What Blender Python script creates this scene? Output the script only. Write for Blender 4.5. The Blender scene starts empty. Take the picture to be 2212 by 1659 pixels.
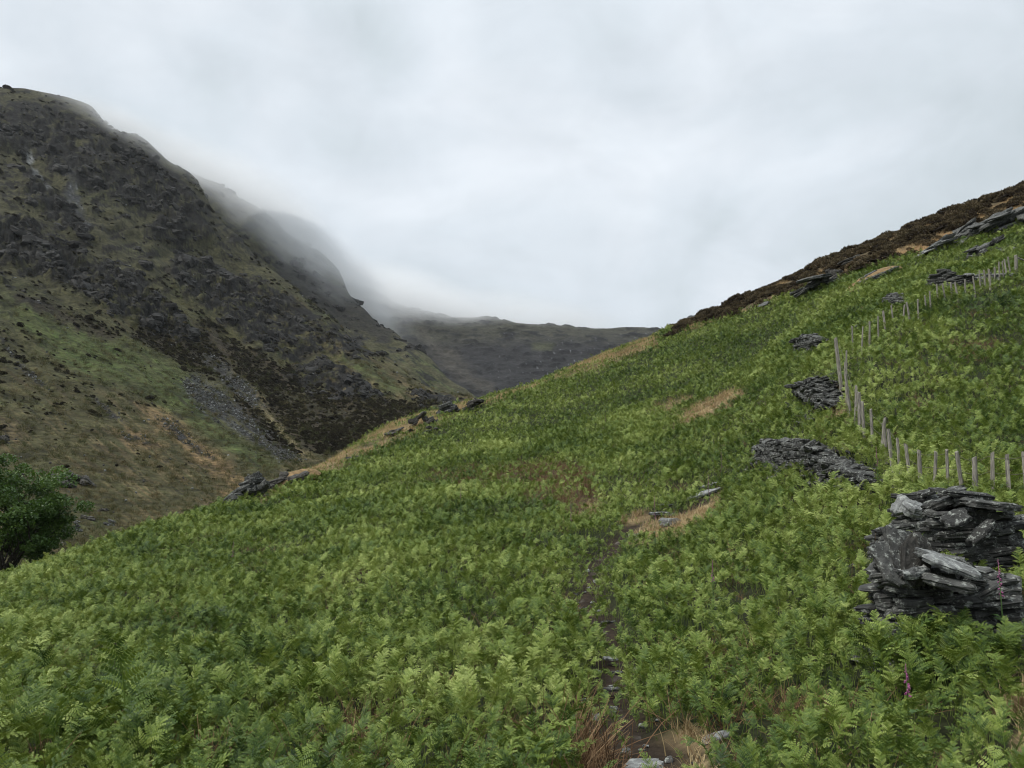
import bpy, math, random
import numpy as np
from mathutils import Matrix, Vector, Euler

random.seed(7)
RNG = np.random.default_rng(11)
sc = bpy.context.scene
C = sc.collection
R = math.radians

# ------------------------------------------------------------------ camera model (eye at the origin)
F = 1736.0
PITCH = math.atan(250.5 / F)
def ray(px, py):
    px = np.asarray(px, float); py = np.asarray(py, float)
    x = (px - 1106) / F; y = -(py - 829.5) / F
    wx = x + 0 * y; wy = math.cos(PITCH) - math.sin(PITCH) * y + 0 * x; wz = math.sin(PITCH) + math.cos(PITCH) * y
    h = np.hypot(wx, wy)
    return np.arctan2(wx, wy), wz / h
def project(x, y, z):
    yc = math.cos(PITCH) * z - math.sin(PITCH) * y
    f = math.cos(PITCH) * y + math.sin(PITCH) * z
    f = np.where(f < 0.1, 0.1, f)
    return 1106 + F * x / f, 829.5 - F * yc / f
def point(px, py, d):
    a, e = ray(px, py)
    return Vector((math.sin(a) * d, math.cos(a) * d, float(e) * d))

# ------------------------------------------------------------------ noise
_P = np.random.default_rng(5).permutation(4096)
_P = np.concatenate([_P, _P, _P])
_G = np.random.default_rng(6).normal(size=(4096, 3)); _G /= np.linalg.norm(_G, axis=1)[:, None]
def perlin(x, y, z):
    xi = np.floor(x).astype(np.int64); yi = np.floor(y).astype(np.int64); zi = np.floor(z).astype(np.int64)
    xf = x - xi; yf = y - yi; zf = z - zi
    u = xf**3 * (xf * (xf * 6 - 15) + 10); v = yf**3 * (yf * (yf * 6 - 15) + 10); w = zf**3 * (zf * (zf * 6 - 15) + 10)
    xi &= 4095; yi &= 4095; zi &= 4095
    def g(ix, iy, iz, dx, dy, dz):
        h = _P[_P[_P[ix & 4095] + (iy & 4095)] + (iz & 4095)]
        G = _G[h]
        return G[..., 0] * dx + G[..., 1] * dy + G[..., 2] * dz
    def lerp(a, b, t): return a + (b - a) * t
    x00 = lerp(g(xi, yi, zi, xf, yf, zf), g(xi + 1, yi, zi, xf - 1, yf, zf), u)
    x10 = lerp(g(xi, yi + 1, zi, xf, yf - 1, zf), g(xi + 1, yi + 1, zi, xf - 1, yf - 1, zf), u)
    x01 = lerp(g(xi, yi, zi + 1, xf, yf, zf - 1), g(xi + 1, yi, zi + 1, xf - 1, yf, zf - 1), u)
    x11 = lerp(g(xi, yi + 1, zi + 1, xf, yf - 1, zf - 1), g(xi + 1, yi + 1, zi + 1, xf - 1, yf - 1, zf - 1), u)
    return lerp(lerp(x00, x10, v), lerp(x01, x11, v), w) * 1.5
def fbm(x, y, z, octs=4, gain=0.5, lac=2.03):
    s = 0; a = 1.0; t = 0
    for i in range(octs):
        s = s + a * perlin(x + 17.3 * i, y + 9.1 * i, z + 31.7 * i); t += a
        x = x * lac; y = y * lac; z = z * lac; a *= gain
    return s / t
def ridged(x, y, z, octs=4, gain=0.55, lac=2.1):
    s = 0; a = 1.0; t = 0
    for i in range(octs):
        s = s + a * (1 - 2 * np.abs(perlin(x + 7.7 * i, y + 3.3 * i, z + 13.1 * i))); t += a
        x = x * lac; y = y * lac; z = z * lac; a *= gain
    return s / t
def sstep(a, b, x):
    t = np.clip((x - a) / (b - a), 0, 1)
    return t * t * (3 - 2 * t)
def lerp3(c0, c1, m): return c0 + (np.asarray(c1)[None, :] - c0) * m[:, None]

def poly_sd(px, py, poly):
    """signed distance, positive inside"""
    P = np.asarray(poly, float); n = len(P)
    best = np.full(px.shape, 1e18); inside = np.zeros(px.shape, bool)
    for i in range(n):
        x0, y0 = P[i]; x1, y1 = P[(i + 1) % n]
        ex, ey = x1 - x0, y1 - y0
        t = np.clip(((px - x0) * ex + (py - y0) * ey) / (ex * ex + ey * ey + 1e-9), 0, 1)
        best = np.minimum(best, (px - x0 - t * ex)**2 + (py - y0 - t * ey)**2)
        c = ((y0 > py) != (y1 > py)) & (px < ex * (py - y0) / (ey if abs(ey) > 1e-9 else 1e-9) + x0)
        inside ^= c
    d = np.sqrt(best)
    return np.where(inside, d, -d)
def line_d(px, py, pts):
    best = np.full(np.shape(px), 1e18)
    for (x0, y0), (x1, y1) in zip(pts[:-1], pts[1:]):
        ex, ey = x1 - x0, y1 - y0
        t = np.clip(((px - x0) * ex + (py - y0) * ey) / (ex * ex + ey * ey + 1e-9), 0, 1)
        best = np.minimum(best, (px - x0 - t * ex)**2 + (py - y0 - t * ey)**2)
    return np.sqrt(best)

# ------------------------------------------------------------------ thin plate spline over (azimuth, log range) of tan(elevation)
class Spline:
    def __init__(s, pts, lam=1e-3):
        P = np.asarray(pts, float)
        s.U = np.column_stack([P[:, 0] * 3.0, np.log(P[:, 1])]); n = len(P)
        K = s.k(s.U, s.U) + lam * np.eye(n)
        A = np.zeros((n + 3, n + 3)); A[:n, :n] = K
        A[:n, n] = 1; A[:n, n + 1:] = s.U; A[n, :n] = 1; A[n + 1:, :n] = s.U.T
        s.w = np.linalg.solve(A, np.concatenate([P[:, 2], np.zeros(3)]))
    def k(s, A, B):
        r2 = ((A[:, None, :] - B[None, :, :])**2).sum(-1)
        return 0.5 * r2 * np.log(r2 + 1e-12)
    def __call__(s, a, d):
        a = np.asarray(a, float); d = np.asarray(d, float); sh = np.broadcast(a, d).shape
        a = np.broadcast_to(a, sh).ravel(); d = np.broadcast_to(d, sh).ravel()
        out = np.empty(len(a)); n = len(s.U)
        for i in range(0, len(a), 20000):
            Q = np.column_stack([a[i:i + 20000] * 3.0, np.log(d[i:i + 20000])])
            out[i:i + 20000] = s.k(Q, s.U) @ s.w[:n] + s.w[n] + Q @ s.w[n + 1:]
        return out.reshape(sh)

# ------------------------------------------------------------------ mesh helpers
def new_mesh(name, verts, faces_idx, sizes=None, smooth=True, attrs=None):
    """faces_idx: (n,k) array, or flat array with sizes"""
    me = bpy.data.meshes.new(name)
    V = np.asarray(verts, np.float32)
    if sizes is None:
        Fa = np.asarray(faces_idx, np.int32); sizes = np.full(len(Fa), Fa.shape[1], np.int32); flat = Fa.ravel()
    else:
        flat = np.asarray(faces_idx, np.int32); sizes = np.asarray(sizes, np.int32)
    me.vertices.add(len(V)); me.vertices.foreach_set('co', V.ravel())
    me.loops.add(len(flat)); me.loops.foreach_set('vertex_index', flat)
    me.polygons.add(len(sizes))
    st = np.concatenate([[0], np.cumsum(sizes)[:-1]]).astype(np.int32)
    me.polygons.foreach_set('loop_start', st); me.polygons.foreach_set('loop_total', sizes)
    me.polygons.foreach_set('use_smooth', np.full(len(sizes), smooth, bool))
    if attrs:
        for k, v in attrs.items():
            v = np.asarray(v, np.float32)
            if v.ndim == 1:
                at = me.attributes.new(k, 'FLOAT', 'POINT'); at.data.foreach_set('value', v)
            elif v.shape[1] == 3:
                at = me.attributes.new(k, 'FLOAT_VECTOR', 'POINT'); at.data.foreach_set('vector', v.ravel())
    me.update(calc_edges=True); me.validate()
    return me
def obj(name, me, mat=None, parent=None, loc=None):
    o = bpy.data.objects.new(name, me); C.objects.link(o)
    if mat is not None and me is not None:
        me.materials.clear(); me.materials.append(mat)
    if parent is not None: o.parent = parent
    if loc is not None: o.location = loc
    return o
def tag(o, label=None, cat=None, group=None, kind=None):
    if label: o['label'] = label
    if cat: o['category'] = cat
    if group: o['group'] = group
    if kind: o['kind'] = kind
    return o
def thing(name, label, cat, loc, rz=0, group=None):
    o = bpy.data.objects.new(name, None); C.objects.link(o)
    o.empty_display_size = 0.2; o.location = loc; o.rotation_euler = (0, 0, rz)
    return tag(o, label, cat, group, 'thing')
class MB:
    """collects pieces of one mesh"""
    def __init__(s): s.v = []; s.f = []; s.n = 0; s.at = {}
    def add(s, V, Fs, **at):
        V = np.asarray(V, float)
        for f in Fs: s.f.append([i + s.n for i in f])
        s.v.append(V); s.n += len(V)
        for k, val in at.items():
            val = np.asarray(val, float)
            if val.ndim == 0: val = np.full(len(V), float(val))
            s.at.setdefault(k, []).append(val)
    def mesh(s, name, smooth=True):
        flat = [i for f in s.f for i in f]; sizes = [len(f) for f in s.f]
        return new_mesh(name, np.concatenate(s.v), flat, sizes, smooth, {k: np.concatenate(v) for k, v in s.at.items()})
def tube(pts, radii, n=6, cap=True):
    pts = np.asarray(pts, float); V = []; Fs = []
    prev = None
    for i, p in enumerate(pts):
        t = pts[min(i + 1, len(pts) - 1)] - pts[max(i - 1, 0)]; t = t / (np.linalg.norm(t) + 1e-9)
        ref = np.array([0, 0, 1.0]) if abs(t[2]) < 0.9 else np.array([1.0, 0, 0])
        if prev is not None: ref = prev
        u = np.cross(t, ref); u /= np.linalg.norm(u) + 1e-9; w = np.cross(u, t); prev = w
        for k in range(n):
            an = 2 * math.pi * k / n
            V.append(p + radii[i] * (math.cos(an) * u + math.sin(an) * w))
    for i in range(len(pts) - 1):
        for k in range(n):
            Fs.append([i * n + k, i * n + (k + 1) % n, (i + 1) * n + (k + 1) % n, (i + 1) * n + k])
    if cap:
        Fs.append(list(range(n))[::-1]); Fs.append([(len(pts) - 1) * n + k for k in range(n)])
    return np.array(V), Fs

# ------------------------------------------------------------------ materials
def mat(name):
    m = bpy.data.materials.new(name); m.use_nodes = True
    nt = m.node_tree; nt.nodes.clear()
    return m, nt, (lambda t, **kw: node(nt, t, **kw)), nt.links.new
def node(nt, t, **kw):
    n = nt.nodes.new(t)
    for k, v in kw.items():
        if k == 'ins':
            for kk, vv in v.items(): n.inputs[kk].default_value = vv
        else: setattr(n, k, v)
    return n
def ramp(nt, stops):
    r = nt.nodes.new('ShaderNodeValToRGB'); el = r.color_ramp.elements
    while len(el) < len(stops): el.new(0.5)
    for e, (p, c) in zip(el, stops):
        e.position = p; e.color = (*c, 1) if len(c) == 3 else c
    return r
def mixc(nt, mode='MIX', fac=1.0):
    n = nt.nodes.new('ShaderNodeMix'); n.data_type = 'RGBA'; n.blend_type = mode; n.inputs[0].default_value = fac
    return n   # in 0 fac, 6 A, 7 B; out 2

def terrain_mat(name, bump_scales, bump_dist, var=0.45, rough=0.95):
    """vertex colour of the ground cover, varied by fine noise, with bumps"""
    m, nt, N, L = mat(name)
    at = N('ShaderNodeAttribute', attribute_name='Cd'); geo = N('ShaderNodeNewGeometry')
    out = N('ShaderNodeOutputMaterial'); b = N('ShaderNodeBsdfPrincipled', ins={'Roughness': rough, 'Specular IOR Level': 0.15})
    prev = at.outputs['Color']; h = None
    for i, s in enumerate(bump_scales):
        nz = N('ShaderNodeTexNoise', ins={'Scale': s, 'Detail': 6.0, 'Roughness': 0.65}); L(geo.outputs['Position'], nz.inputs['Vector'])
        mr = N('ShaderNodeMapRange', ins={1: 0.3, 2: 0.7, 3: 1 - var, 4: 1 + var}); L(nz.outputs['Fac'], mr.inputs[0])
        mx = mixc(nt, 'MULTIPLY'); L(prev, mx.inputs[6]); L(mr.outputs[0], mx.inputs[7]); prev = mx.outputs[2]
        bp = N('ShaderNodeBump', ins={'Strength': 0.9, 'Distance': bump_dist[i]}); L(nz.outputs['Fac'], bp.inputs['Height'])
        if h is not None: L(h, bp.inputs['Normal'])
        h = bp.outputs[0]
    L(prev, b.inputs['Base Color']); L(h, b.inputs['Normal']); L(b.outputs[0], out.inputs[0])
    return m

def slate_mat(name, dark, light, lichen, cover=0.56, seam=40.0):
    m, nt, N, L = mat(name)
    out = N('ShaderNodeOutputMaterial'); b = N('ShaderNodeBsdfPrincipled', ins={'Roughness': 0.8, 'Specular IOR Level': 0.3})
    geo = N('ShaderNodeNewGeometry'); tc = N('ShaderNodeTexCoord')
    rnd = N('ShaderNodeAttribute', attribute_name='rnd'); loc = N('ShaderNodeAttribute', attribute_name='loc')
    off = N('ShaderNodeVectorMath', operation='SCALE', ins={'Scale': 37.0})
    cx = N('ShaderNodeCombineXYZ'); L(rnd.outputs['Fac'], cx.inputs[0]); L(rnd.outputs['Fac'], cx.inputs[1]); L(cx.outputs[0], off.inputs[0])
    ad = N('ShaderNodeVectorMath', operation='ADD'); L(loc.outputs['Vector'], ad.inputs[0]); L(off.outputs[0], ad.inputs[1])
    n1 = N('ShaderNodeTexNoise', ins={'Scale': 5.0, 'Detail': 8.0, 'Roughness': 0.65}); L(ad.outputs[0], n1.inputs['Vector'])
    base = ramp(nt, [(0.3, dark), (0.75, light)]); L(n1.outputs['Fac'], base.inputs[0])
    tint = N('ShaderNodeMapRange', ins={1: 0, 2: 1, 3: 0.55, 4: 1.5}); L(rnd.outputs['Fac'], tint.inputs[0])
    mt = mixc(nt, 'MULTIPLY'); L(base.outputs[0], mt.inputs[6]); L(tint.outputs[0], mt.inputs[7])
    n2 = N('ShaderNodeTexNoise', ins={'Scale': 11.0, 'Detail': 9.0, 'Roughness': 0.75}); L(ad.outputs[0], n2.inputs['Vector'])
    lm = N('ShaderNodeMapRange', ins={1: cover, 2: cover + 0.09, 3: 0, 4: 0.85}); L(n2.outputs['Fac'], lm.inputs[0])
    ml = mixc(nt); L(lm.outputs[0], ml.inputs[0]); L(mt.outputs[2], ml.inputs[6]); ml.inputs[7].default_value = (*lichen, 1)
    L(ml.outputs[2], b.inputs['Base Color'])
    # thin cleavage planes: strongly stretched noise
    mp = N('ShaderNodeMapping'); mp.inputs['Scale'].default_value = (3, 3, seam); L(ad.outputs[0], mp.inputs[0])
    n3 = N('ShaderNodeTexNoise', ins={'Scale': 1.0, 'Detail': 5.0, 'Roughness': 0.6}); L(mp.outputs[0], n3.inputs['Vector'])
    b1 = N('ShaderNodeBump', ins={'Strength': 1.0, 'Distance': 0.05}); L(n3.outputs['Fac'], b1.inputs['Height'])
    b2 = N('ShaderNodeBump', ins={'Strength': 0.6, 'Distance': 0.03}); L(n2.outputs['Fac'], b2.inputs['Height']); L(b1.outputs[0], b2.inputs['Normal'])
    L(b2.outputs[0], b.inputs['Normal']); L(b.outputs[0], out.inputs[0])
    return m

def leaf_mat(name, stops, transl=0.3, rough=0.5, patch=0.25, spec=0.4, patch_gain=0.75):
    """foliage whose tint varies from plant to plant and from patch to patch of ground"""
    m, nt, N, L = mat(name)
    out = N('ShaderNodeOutputMaterial'); b = N('ShaderNodeBsdfPrincipled', ins={'Roughness': rough, 'Specular IOR Level': spec})
    tr = N('ShaderNodeBsdfTranslucent'); mx = N('ShaderNodeMixShader', ins={0: transl})
    oi = N('ShaderNodeObjectInfo'); ag = N('ShaderNodeAttribute', attribute_name='tone')
    nz = N('ShaderNodeTexNoise', ins={'Scale': patch, 'Detail': 3.0}); L(oi.outputs['Location'], nz.inputs['Vector'])
    a1 = N('ShaderNodeMath', operation='MULTIPLY_ADD', ins={1: 0.42, 2: 0.275 - 0.5 * patch_gain}); L(oi.outputs['Random'], a1.inputs[0])
    a2 = N('ShaderNodeMath', operation='MULTIPLY_ADD', ins={1: patch_gain}); L(nz.outputs['Fac'], a2.inputs[0]); L(a1.outputs[0], a2.inputs[2])
    a3 = N('ShaderNodeMath', operation='ADD'); L(a2.outputs[0], a3.inputs[0]); L(ag.outputs['Fac'], a3.inputs[1])
    rp = ramp(nt, stops); L(a3.outputs[0], rp.inputs[0])
    L(rp.outputs[0], b.inputs['Base Color'])
    hs = N('ShaderNodeHueSaturation', ins={'Hue': 0.48, 'Saturation': 1.1, 'Value': 1.3}); L(rp.outputs[0], hs.inputs['Color']); L(hs.outputs[0], tr.inputs[0])
    L(b.outputs[0], mx.inputs[1]); L(tr.outputs[0], mx.inputs[2]); L(mx.outputs[0], out.inputs[0])
    return m
def plain(name, col, rough=0.8, var=0.4, scale=8.0, stretch=(1, 1, 1), bump=0.0, spec=0.3):
    m, nt, N, L = mat(name)
    out = N('ShaderNodeOutputMaterial'); b = N('ShaderNodeBsdfPrincipled', ins={'Roughness': rough, 'Specular IOR Level': spec})
    tc = N('ShaderNodeTexCoord'); mp = N('ShaderNodeMapping'); mp.inputs['Scale'].default_value = stretch; L(tc.outputs['Object'], mp.inputs[0])
    nz = N('ShaderNodeTexNoise', ins={'Scale': scale, 'Detail': 7.0, 'Roughness': 0.65}); L(mp.outputs[0], nz.inputs['Vector'])
    mr = N('ShaderNodeMapRange', ins={1: 0.3, 2: 0.7, 3: 1 - var, 4: 1 + var}); L(nz.outputs['Fac'], mr.inputs[0])
    mx = mixc(nt, 'MULTIPLY'); mx.inputs[6].default_value = (*col, 1); L(mr.outputs[0], mx.inputs[7]); L(mx.outputs[2], b.inputs['Base Color'])
    if bump:
        bp = N('ShaderNodeBump', ins={'Strength': 1.0, 'Distance': bump}); L(nz.outputs['Fac'], bp.inputs['Height']); L(bp.outputs[0], b.inputs['Normal'])
    L(b.outputs[0], out.inputs[0])
    return m

M_HILL = terrain_mat('hill_ground', [0.8, 9.0], [0.15, 0.03], 0.4)
M_FELL = terrain_mat('fell_cover', [0.10, 0.5], [4.0, 1.1], 0.55)
M_FAR = terrain_mat('far_fell_cover', [0.04, 0.2], [6.0, 1.8], 0.5)
M_SLATE = slate_mat('slate', (0.016, 0.016, 0.015), (0.085, 0.085, 0.078), (0.33, 0.345, 0.31), 0.535)
M_PALE = slate_mat('pale_slate', (0.06, 0.06, 0.058), (0.19, 0.195, 0.19), (0.37, 0.385, 0.36), 0.50)
M_DARKROCK = slate_mat('dark_rock', (0.016, 0.015, 0.013), (0.085, 0.078, 0.066), (0.27, 0.28, 0.25), 0.56, 18.0)
M_FERN = leaf_mat('bracken_leaf', [(0.05, (0.012, 0.033, 0.008)), (0.32, (0.064, 0.112, 0.019)), (0.60, (0.150, 0.210, 0.033)), (0.98, (0.37, 0.43, 0.13))], 0.14, 0.5, 0.16, 0.28, 1.15)
M_DEAD = leaf_mat('dead_bracken', [(0.2, (0.06, 0.033, 0.017)), (0.5, (0.15, 0.088, 0.046)), (0.9, (0.30, 0.20, 0.11))], 0.1, 0.8, 0.4, 0.15)
M_DRY = leaf_mat('dry_grass_blade', [(0.2, (0.17, 0.125, 0.06)), (0.5, (0.39, 0.30, 0.155)), (0.9, (0.60, 0.48, 0.28))], 0.25, 0.7, 0.4, 0.2)
M_HEATH = leaf_mat('heather_twig', [(0.2, (0.022, 0.016, 0.011)), (0.45, (0.055, 0.042, 0.025)), (0.7, (0.105, 0.085, 0.045)), (0.95, (0.16, 0.12, 0.075))], 0.1, 0.8, 0.35, 0.15)
M_SCRUB = leaf_mat('scrub_twig', [(0.2, (0.016, 0.014, 0.009)), (0.5, (0.036, 0.030, 0.018)), (0.8, (0.055, 0.052, 0.024)), (0.95, (0.075, 0.066, 0.034))], 0.05, 0.85, 0.02, 0.1)
M_TUSS = leaf_mat('tussock_blade', [(0.2, (0.035, 0.045, 0.014)), (0.5, (0.065, 0.068, 0.026)), (0.8, (0.115, 0.09, 0.042)), (0.95, (0.16, 0.12, 0.06))], 0.15, 0.8, 0.02, 0.1)
M_TREE = leaf_mat('tree_leaf', [(0.15, (0.018, 0.042, 0.012)), (0.5, (0.055, 0.108, 0.022)), (0.9, (0.13, 0.20, 0.042))], 0.25, 0.5, 0.3)
M_BARK = plain('bark', (0.03, 0.025, 0.02), 0.9, 0.5, 6.0, (1, 1, 0.3), 0.03)
M_WOOD = plain('weathered_wood', (0.20, 0.185, 0.155), 0.85, 0.85, 9.0, (6, 6, 0.5), 0.01)
M_WIRE = plain('rusty_wire', (0.10, 0.085, 0.07), 0.6, 0.3)
M_PINK = plain('foxglove_bell', (0.24, 0.07, 0.16), 0.6, 0.35, 30.0)
M_STEM = plain('foxglove_stem', (0.06, 0.11, 0.03), 0.6, 0.3, 12.0)
M_CRAG = slate_mat('crag_rock', (0.005, 0.005, 0.0045), (0.027, 0.0255, 0.022), (0.06, 0.06, 0.05), 0.60, 14.0)
M_TURF = plain('dry_turf', (0.20, 0.135, 0.065), 0.95, 0.6, 4.0, (1, 1, 1), 0.08)

# ------------------------------------------------------------------ the fern hill
HILL = {
    -200: [(1659, 6.8), (1500, 10.5), (1400, 16), (1330, 25), (1290, 38), (1275, 48)],
    0: [(1659, 7), (1500, 10.5), (1400, 15.5), (1320, 24), (1265, 37), (1240, 50)],
    250: [(1659, 7), (1500, 10.5), (1380, 16.5), (1270, 28), (1190, 44), (1160, 56)],
    500: [(1659, 7), (1480, 11), (1340, 18), (1200, 32), (1110, 52), (1078, 68)],
    640: [(1659, 7), (1460, 11.3), (1320, 18.5), (1170, 33), (1060, 56), (1022, 74)],
    750: [(1659, 7), (1450, 11.5), (1300, 19), (1150, 34), (1030, 60), (972, 88)],
    1000: [(1659, 7), (1430, 12), (1250, 20), (1080, 38), (950, 66), (872, 100)],
    1250: [(1659, 6.8), (1430, 12), (1220, 21), (1020, 42), (880, 75), (788, 118)],
    1450: [(1659, 6.5), (1430, 11.5), (1230, 19.5), (1000, 40), (850, 70), (720, 132)],
    1650: [(1659, 6.5), (1400, 12), (1200, 18.5), (1000, 32), (850, 48), (730, 78), (636, 135)],
    1850: [(1659, 6.8), (1450, 10), (1250, 14.5), (1050, 22), (900, 29), (760, 38), (640, 66), (543, 125)],
    2050: [(1659, 7), (1450, 9.5), (1300, 12.2), (1150, 15.5), (1030, 20), (900, 28), (740, 40), (620, 54), (540, 82), (457, 120)],
    2212: [(1659, 7), (1450, 9.2), (1300, 12), (1150, 15.5), (1040, 19.5), (900, 28), (740, 41), (600, 54), (480, 86), (403, 120)],
    2400: [(1659, 7), (1450, 9.2), (1300, 12), (1150, 15.4), (1040, 19.4), (900, 28), (740, 41), (590, 54), (440, 86), (340, 120)],
}
def build_pts(cols, drop=0.0, beyond=((1.18, 0.045), (1.6, 0.22))):
    P = []
    for px, lst in cols.items():
        for k, (py, d) in enumerate(lst):
            a, e = ray(px, py); P.append((float(a), d, float(e) - (drop / d if d > 6 else 0)))
        a, e = ray(px, lst[-1][0]); d = lst[-1][1]
        for f, q in beyond: P.append((float(a), d * f, float(e) - q))
    return P
pts = build_pts(HILL, 0.5)
for az in (-75, -55, -36, -18, 0, 18, 36, 55, 75):
    pts += [(R(az), 3.6, -0.62), (R(az), 2.0, -0.9), (R(az), 1.0, -1.7)]
for side, col in ((-1, HILL[-200]), (1, HILL[2400])):
    for az in (52, 74):
        for py, d in col:
            a, e = ray(-200 if side < 0 else 2400, py); pts.append((R(az) * side, d, float(e) - 0.5 / d))
        pts.append((R(az) * side, col[-1][1] * 1.5, float(ray(1106, col[-1][0])[1]) - 0.22))
HS = Spline(pts, 2e-3)
def hillz(x, y):
    x = np.asarray(x, float); y = np.asarray(y, float)
    d = np.hypot(x, y); a = np.arctan2(x, y)
    z = HS(a, np.maximum(d, 0.8)) * d
    k = sstep(4, 16, d)
    return z + k * (0.34 * fbm(x / 6.5, y / 6.5, 0 * x + 3.3, 3) * np.minimum(1, d / 25) + 0.10 * fbm(x / 1.6, y / 1.6, 0 * x + 8, 2))
def gz(x, y): return float(hillz(np.array([x]), np.array([y]))[0])
_DS = np.exp(np.linspace(math.log(4.5), math.log(150), 700))
def hit(px, py, up=0.0):
    """where the sight line through a picture point meets the hill, or the level `up` metres above it"""
    a, e = ray(px, py)
    g = hillz(np.sin(a) * _DS, np.cos(a) * _DS) + up
    below = np.nonzero(g >= e * _DS)[0]
    i = below[0] if len(below) else int(np.argmax(g - e * _DS))
    d = _DS[i]
    x, y = math.sin(a) * d, math.cos(a) * d
    return Vector((x, y, gz(x, y)))

PATH_PX = [(1385, 1720), (1395, 1640), (1375, 1570), (1325, 1500), (1322, 1420), (1330, 1390), (1262, 1290), (1290, 1200), (1370, 1125), (1440, 1108), (1500, 1085), (1560, 1035)]
PATH = [hit(px, py, 0.15) for px, py in PATH_PX]
PATH_XY = [(p.x, p.y) for p in PATH]
TAN = [[(1405, 868), (1480, 846), (1504, 854), (1440, 884)], [(1455, 906), (1510, 864), (1590, 828), (1612, 845), (1535, 892), (1486, 916)],
       [(1335, 1112), (1400, 1090), (1435, 1108), (1480, 1098), (1530, 1050), (1560, 1042), (1552, 1070), (1480, 1128), (1400, 1146), (1350, 1136)],
       [(560, 1070), (640, 1035), (740, 1000), (830, 957), (900, 925), (1000, 888), (1100, 850), (1200, 818), (1300, 786), (1420, 742), (1440, 700), (1300, 740), (1000, 830), (800, 920), (560, 1020)],
       [(1405, 1545), (1500, 1530), (1545, 1580), (1510, 1659), (1440, 1659), (1420, 1600)],
       [(1755, 862), (1830, 868), (1835, 880), (1790, 884)], [(2176, 1475), (2260, 1380), (2260, 1540), (2190, 1510)],
       [(1240, 1080), (1300, 1075), (1290, 1095), (1245, 1095)]]
DEADP = [[(1100, 1005), (1180, 985), (1260, 1000), (1290, 1050), (1240, 1085), (1180, 1070), (1130, 1040), (930, 1040), (940, 1015)],
         [(1250, 1560), (1320, 1545), (1350, 1590), (1360, 1680), (1290, 1720), (1240, 1640)], [(1215, 1265), (1275, 1262), (1270, 1292), (1225, 1290)],
         [(1885, 505 + 740 - 200), (1900, 1040), (1900, 1050)], [(2050, 735), (2140, 735), (2130, 752), (2050, 750)]]
HEATH_EDGE = [(1450, 726), (1521, 700), (1580, 684), (1650, 662), (1705, 637), (1758, 622), (1809, 604), (1881, 578), (1942, 558), (2014, 543), (2076, 518), (2106, 510), (2212, 486), (2330, 455), (2600, 380)]
HEATH = HEATH_EDGE + [(2600, 100), (2212, 300), (1450, 640)]
HTAN = [[(1890, 560), (1960, 530), (2040, 500), (2090, 510), (2010, 545), (1945, 562)], [(2100, 470), (2180, 425), (2200, 430), (2140, 470)], [(1760, 600), (1870, 570), (1830, 600), (1790, 612)]]

# walls: name, axis from..to as (px, py-of-foot, up), thickness
PATH_W = [0.32, 0.31, 0.20, 0.09, 0.16, 0.04, 0.22, 0.02, 0.26, 0.42, 0.30, 0.12]
def path_sd(x, y):
    best = np.full(np.shape(x), 1e9)
    for i in range(len(PATH_XY) - 1):
        (x0, y0), (x1, y1) = PATH_XY[i], PATH_XY[i + 1]; ex, ey = x1 - x0, y1 - y0
        t = np.clip(((x - x0) * ex + (y - y0) * ey) / (ex * ex + ey * ey), 0, 1)
        best = np.minimum(best, np.hypot(x - x0 - t * ex, y - y0 - t * ey) - (PATH_W[i] * (1 - t) + PATH_W[i + 1] * t))
    return best
def ground_masks(x, y, z):
    px, py = project(x, y, z + 0.2); _, py2 = project(x, y, z + 0.5)
    w = 9 * fbm(x / 1.4, y / 1.4, 0 * x, 4)
    d = np.hypot(x, y)
    tan = np.zeros(len(x))
    for P in TAN: tan = np.maximum(tan, sstep(-8, 12, np.maximum(poly_sd(px, py, P), poly_sd(px, py2, P)) + 1.7 * w))
    dead = np.zeros(len(x))
    for P in DEADP: dead = np.maximum(dead, sstep(-14, 14, np.maximum(poly_sd(px, py, P), poly_sd(px, py2, P)) + 2 * w))
    heath = sstep(-5, 5, poly_sd(px, py, HEATH) + 0.5 * w) * (d > 30)
    htan = np.zeros(len(x))
    for P in HTAN: htan = np.maximum(htan, sstep(-6, 8, poly_sd(px, py, P) + 2.2 * w))
    htan = np.maximum(htan, 0.75 * sstep(0.12, 0.3, fbm(x / 5.5, y / 5.5, 0 * x + 83, 3)))
    pd = line_d(x, y, PATH_XY)
    path = 1 - sstep(0.18, 0.62, pd + 0.35 * fbm(x / 0.8, y / 0.8, 0 * x + 5, 2))
    tan = tan * np.where(d > 50, 0.25 + 0.75 * sstep(-0.3, 0.1, fbm(x / 4, y / 4, 0 * x + 99, 3)), 1)
    return dict(tan=tan * (d < 145), dead=dead, heath=heath, htan=htan * heath, path=path, px=px, py=py, d=d)

na, nd = 520, 420
A = np.linspace(R(-76), R(76), na); D = np.exp(np.linspace(math.log(1.0), math.log(240), nd))
AA, DD = np.meshgrid(A, D); a = AA.ravel(); d = DD.ravel()
hx, hy = np.sin(a) * d, np.cos(a) * d
hz = hillz(hx, hy)
gm = ground_masks(hx, hy, hz)
hz = hz - 0.10 * gm['path'] * (d < 40)
n1 = fbm(hx / 1.2, hy / 1.2, hz, 4)
col = np.tile(np.array([0.022, 0.025, 0.010]), (len(hx), 1))
col = lerp3(col, (0.014, 0.026, 0.007), sstep(-0.1, 0.5, n1))
col = lerp3(col, (0.21, 0.158, 0.085), gm['tan'] * (0.6 + 0.4 * sstep(-0.3, 0.2, n1)))
col = lerp3(col, (0.055, 0.036, 0.021), gm['dead'])
col = lerp3(col, (0.078, 0.060, 0.032), gm['heath'])
col = lerp3(col, (0.23, 0.14, 0.065), gm['htan'])
col = lerp3(col, (0.028, 0.020, 0.013), gm['path'])
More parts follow.
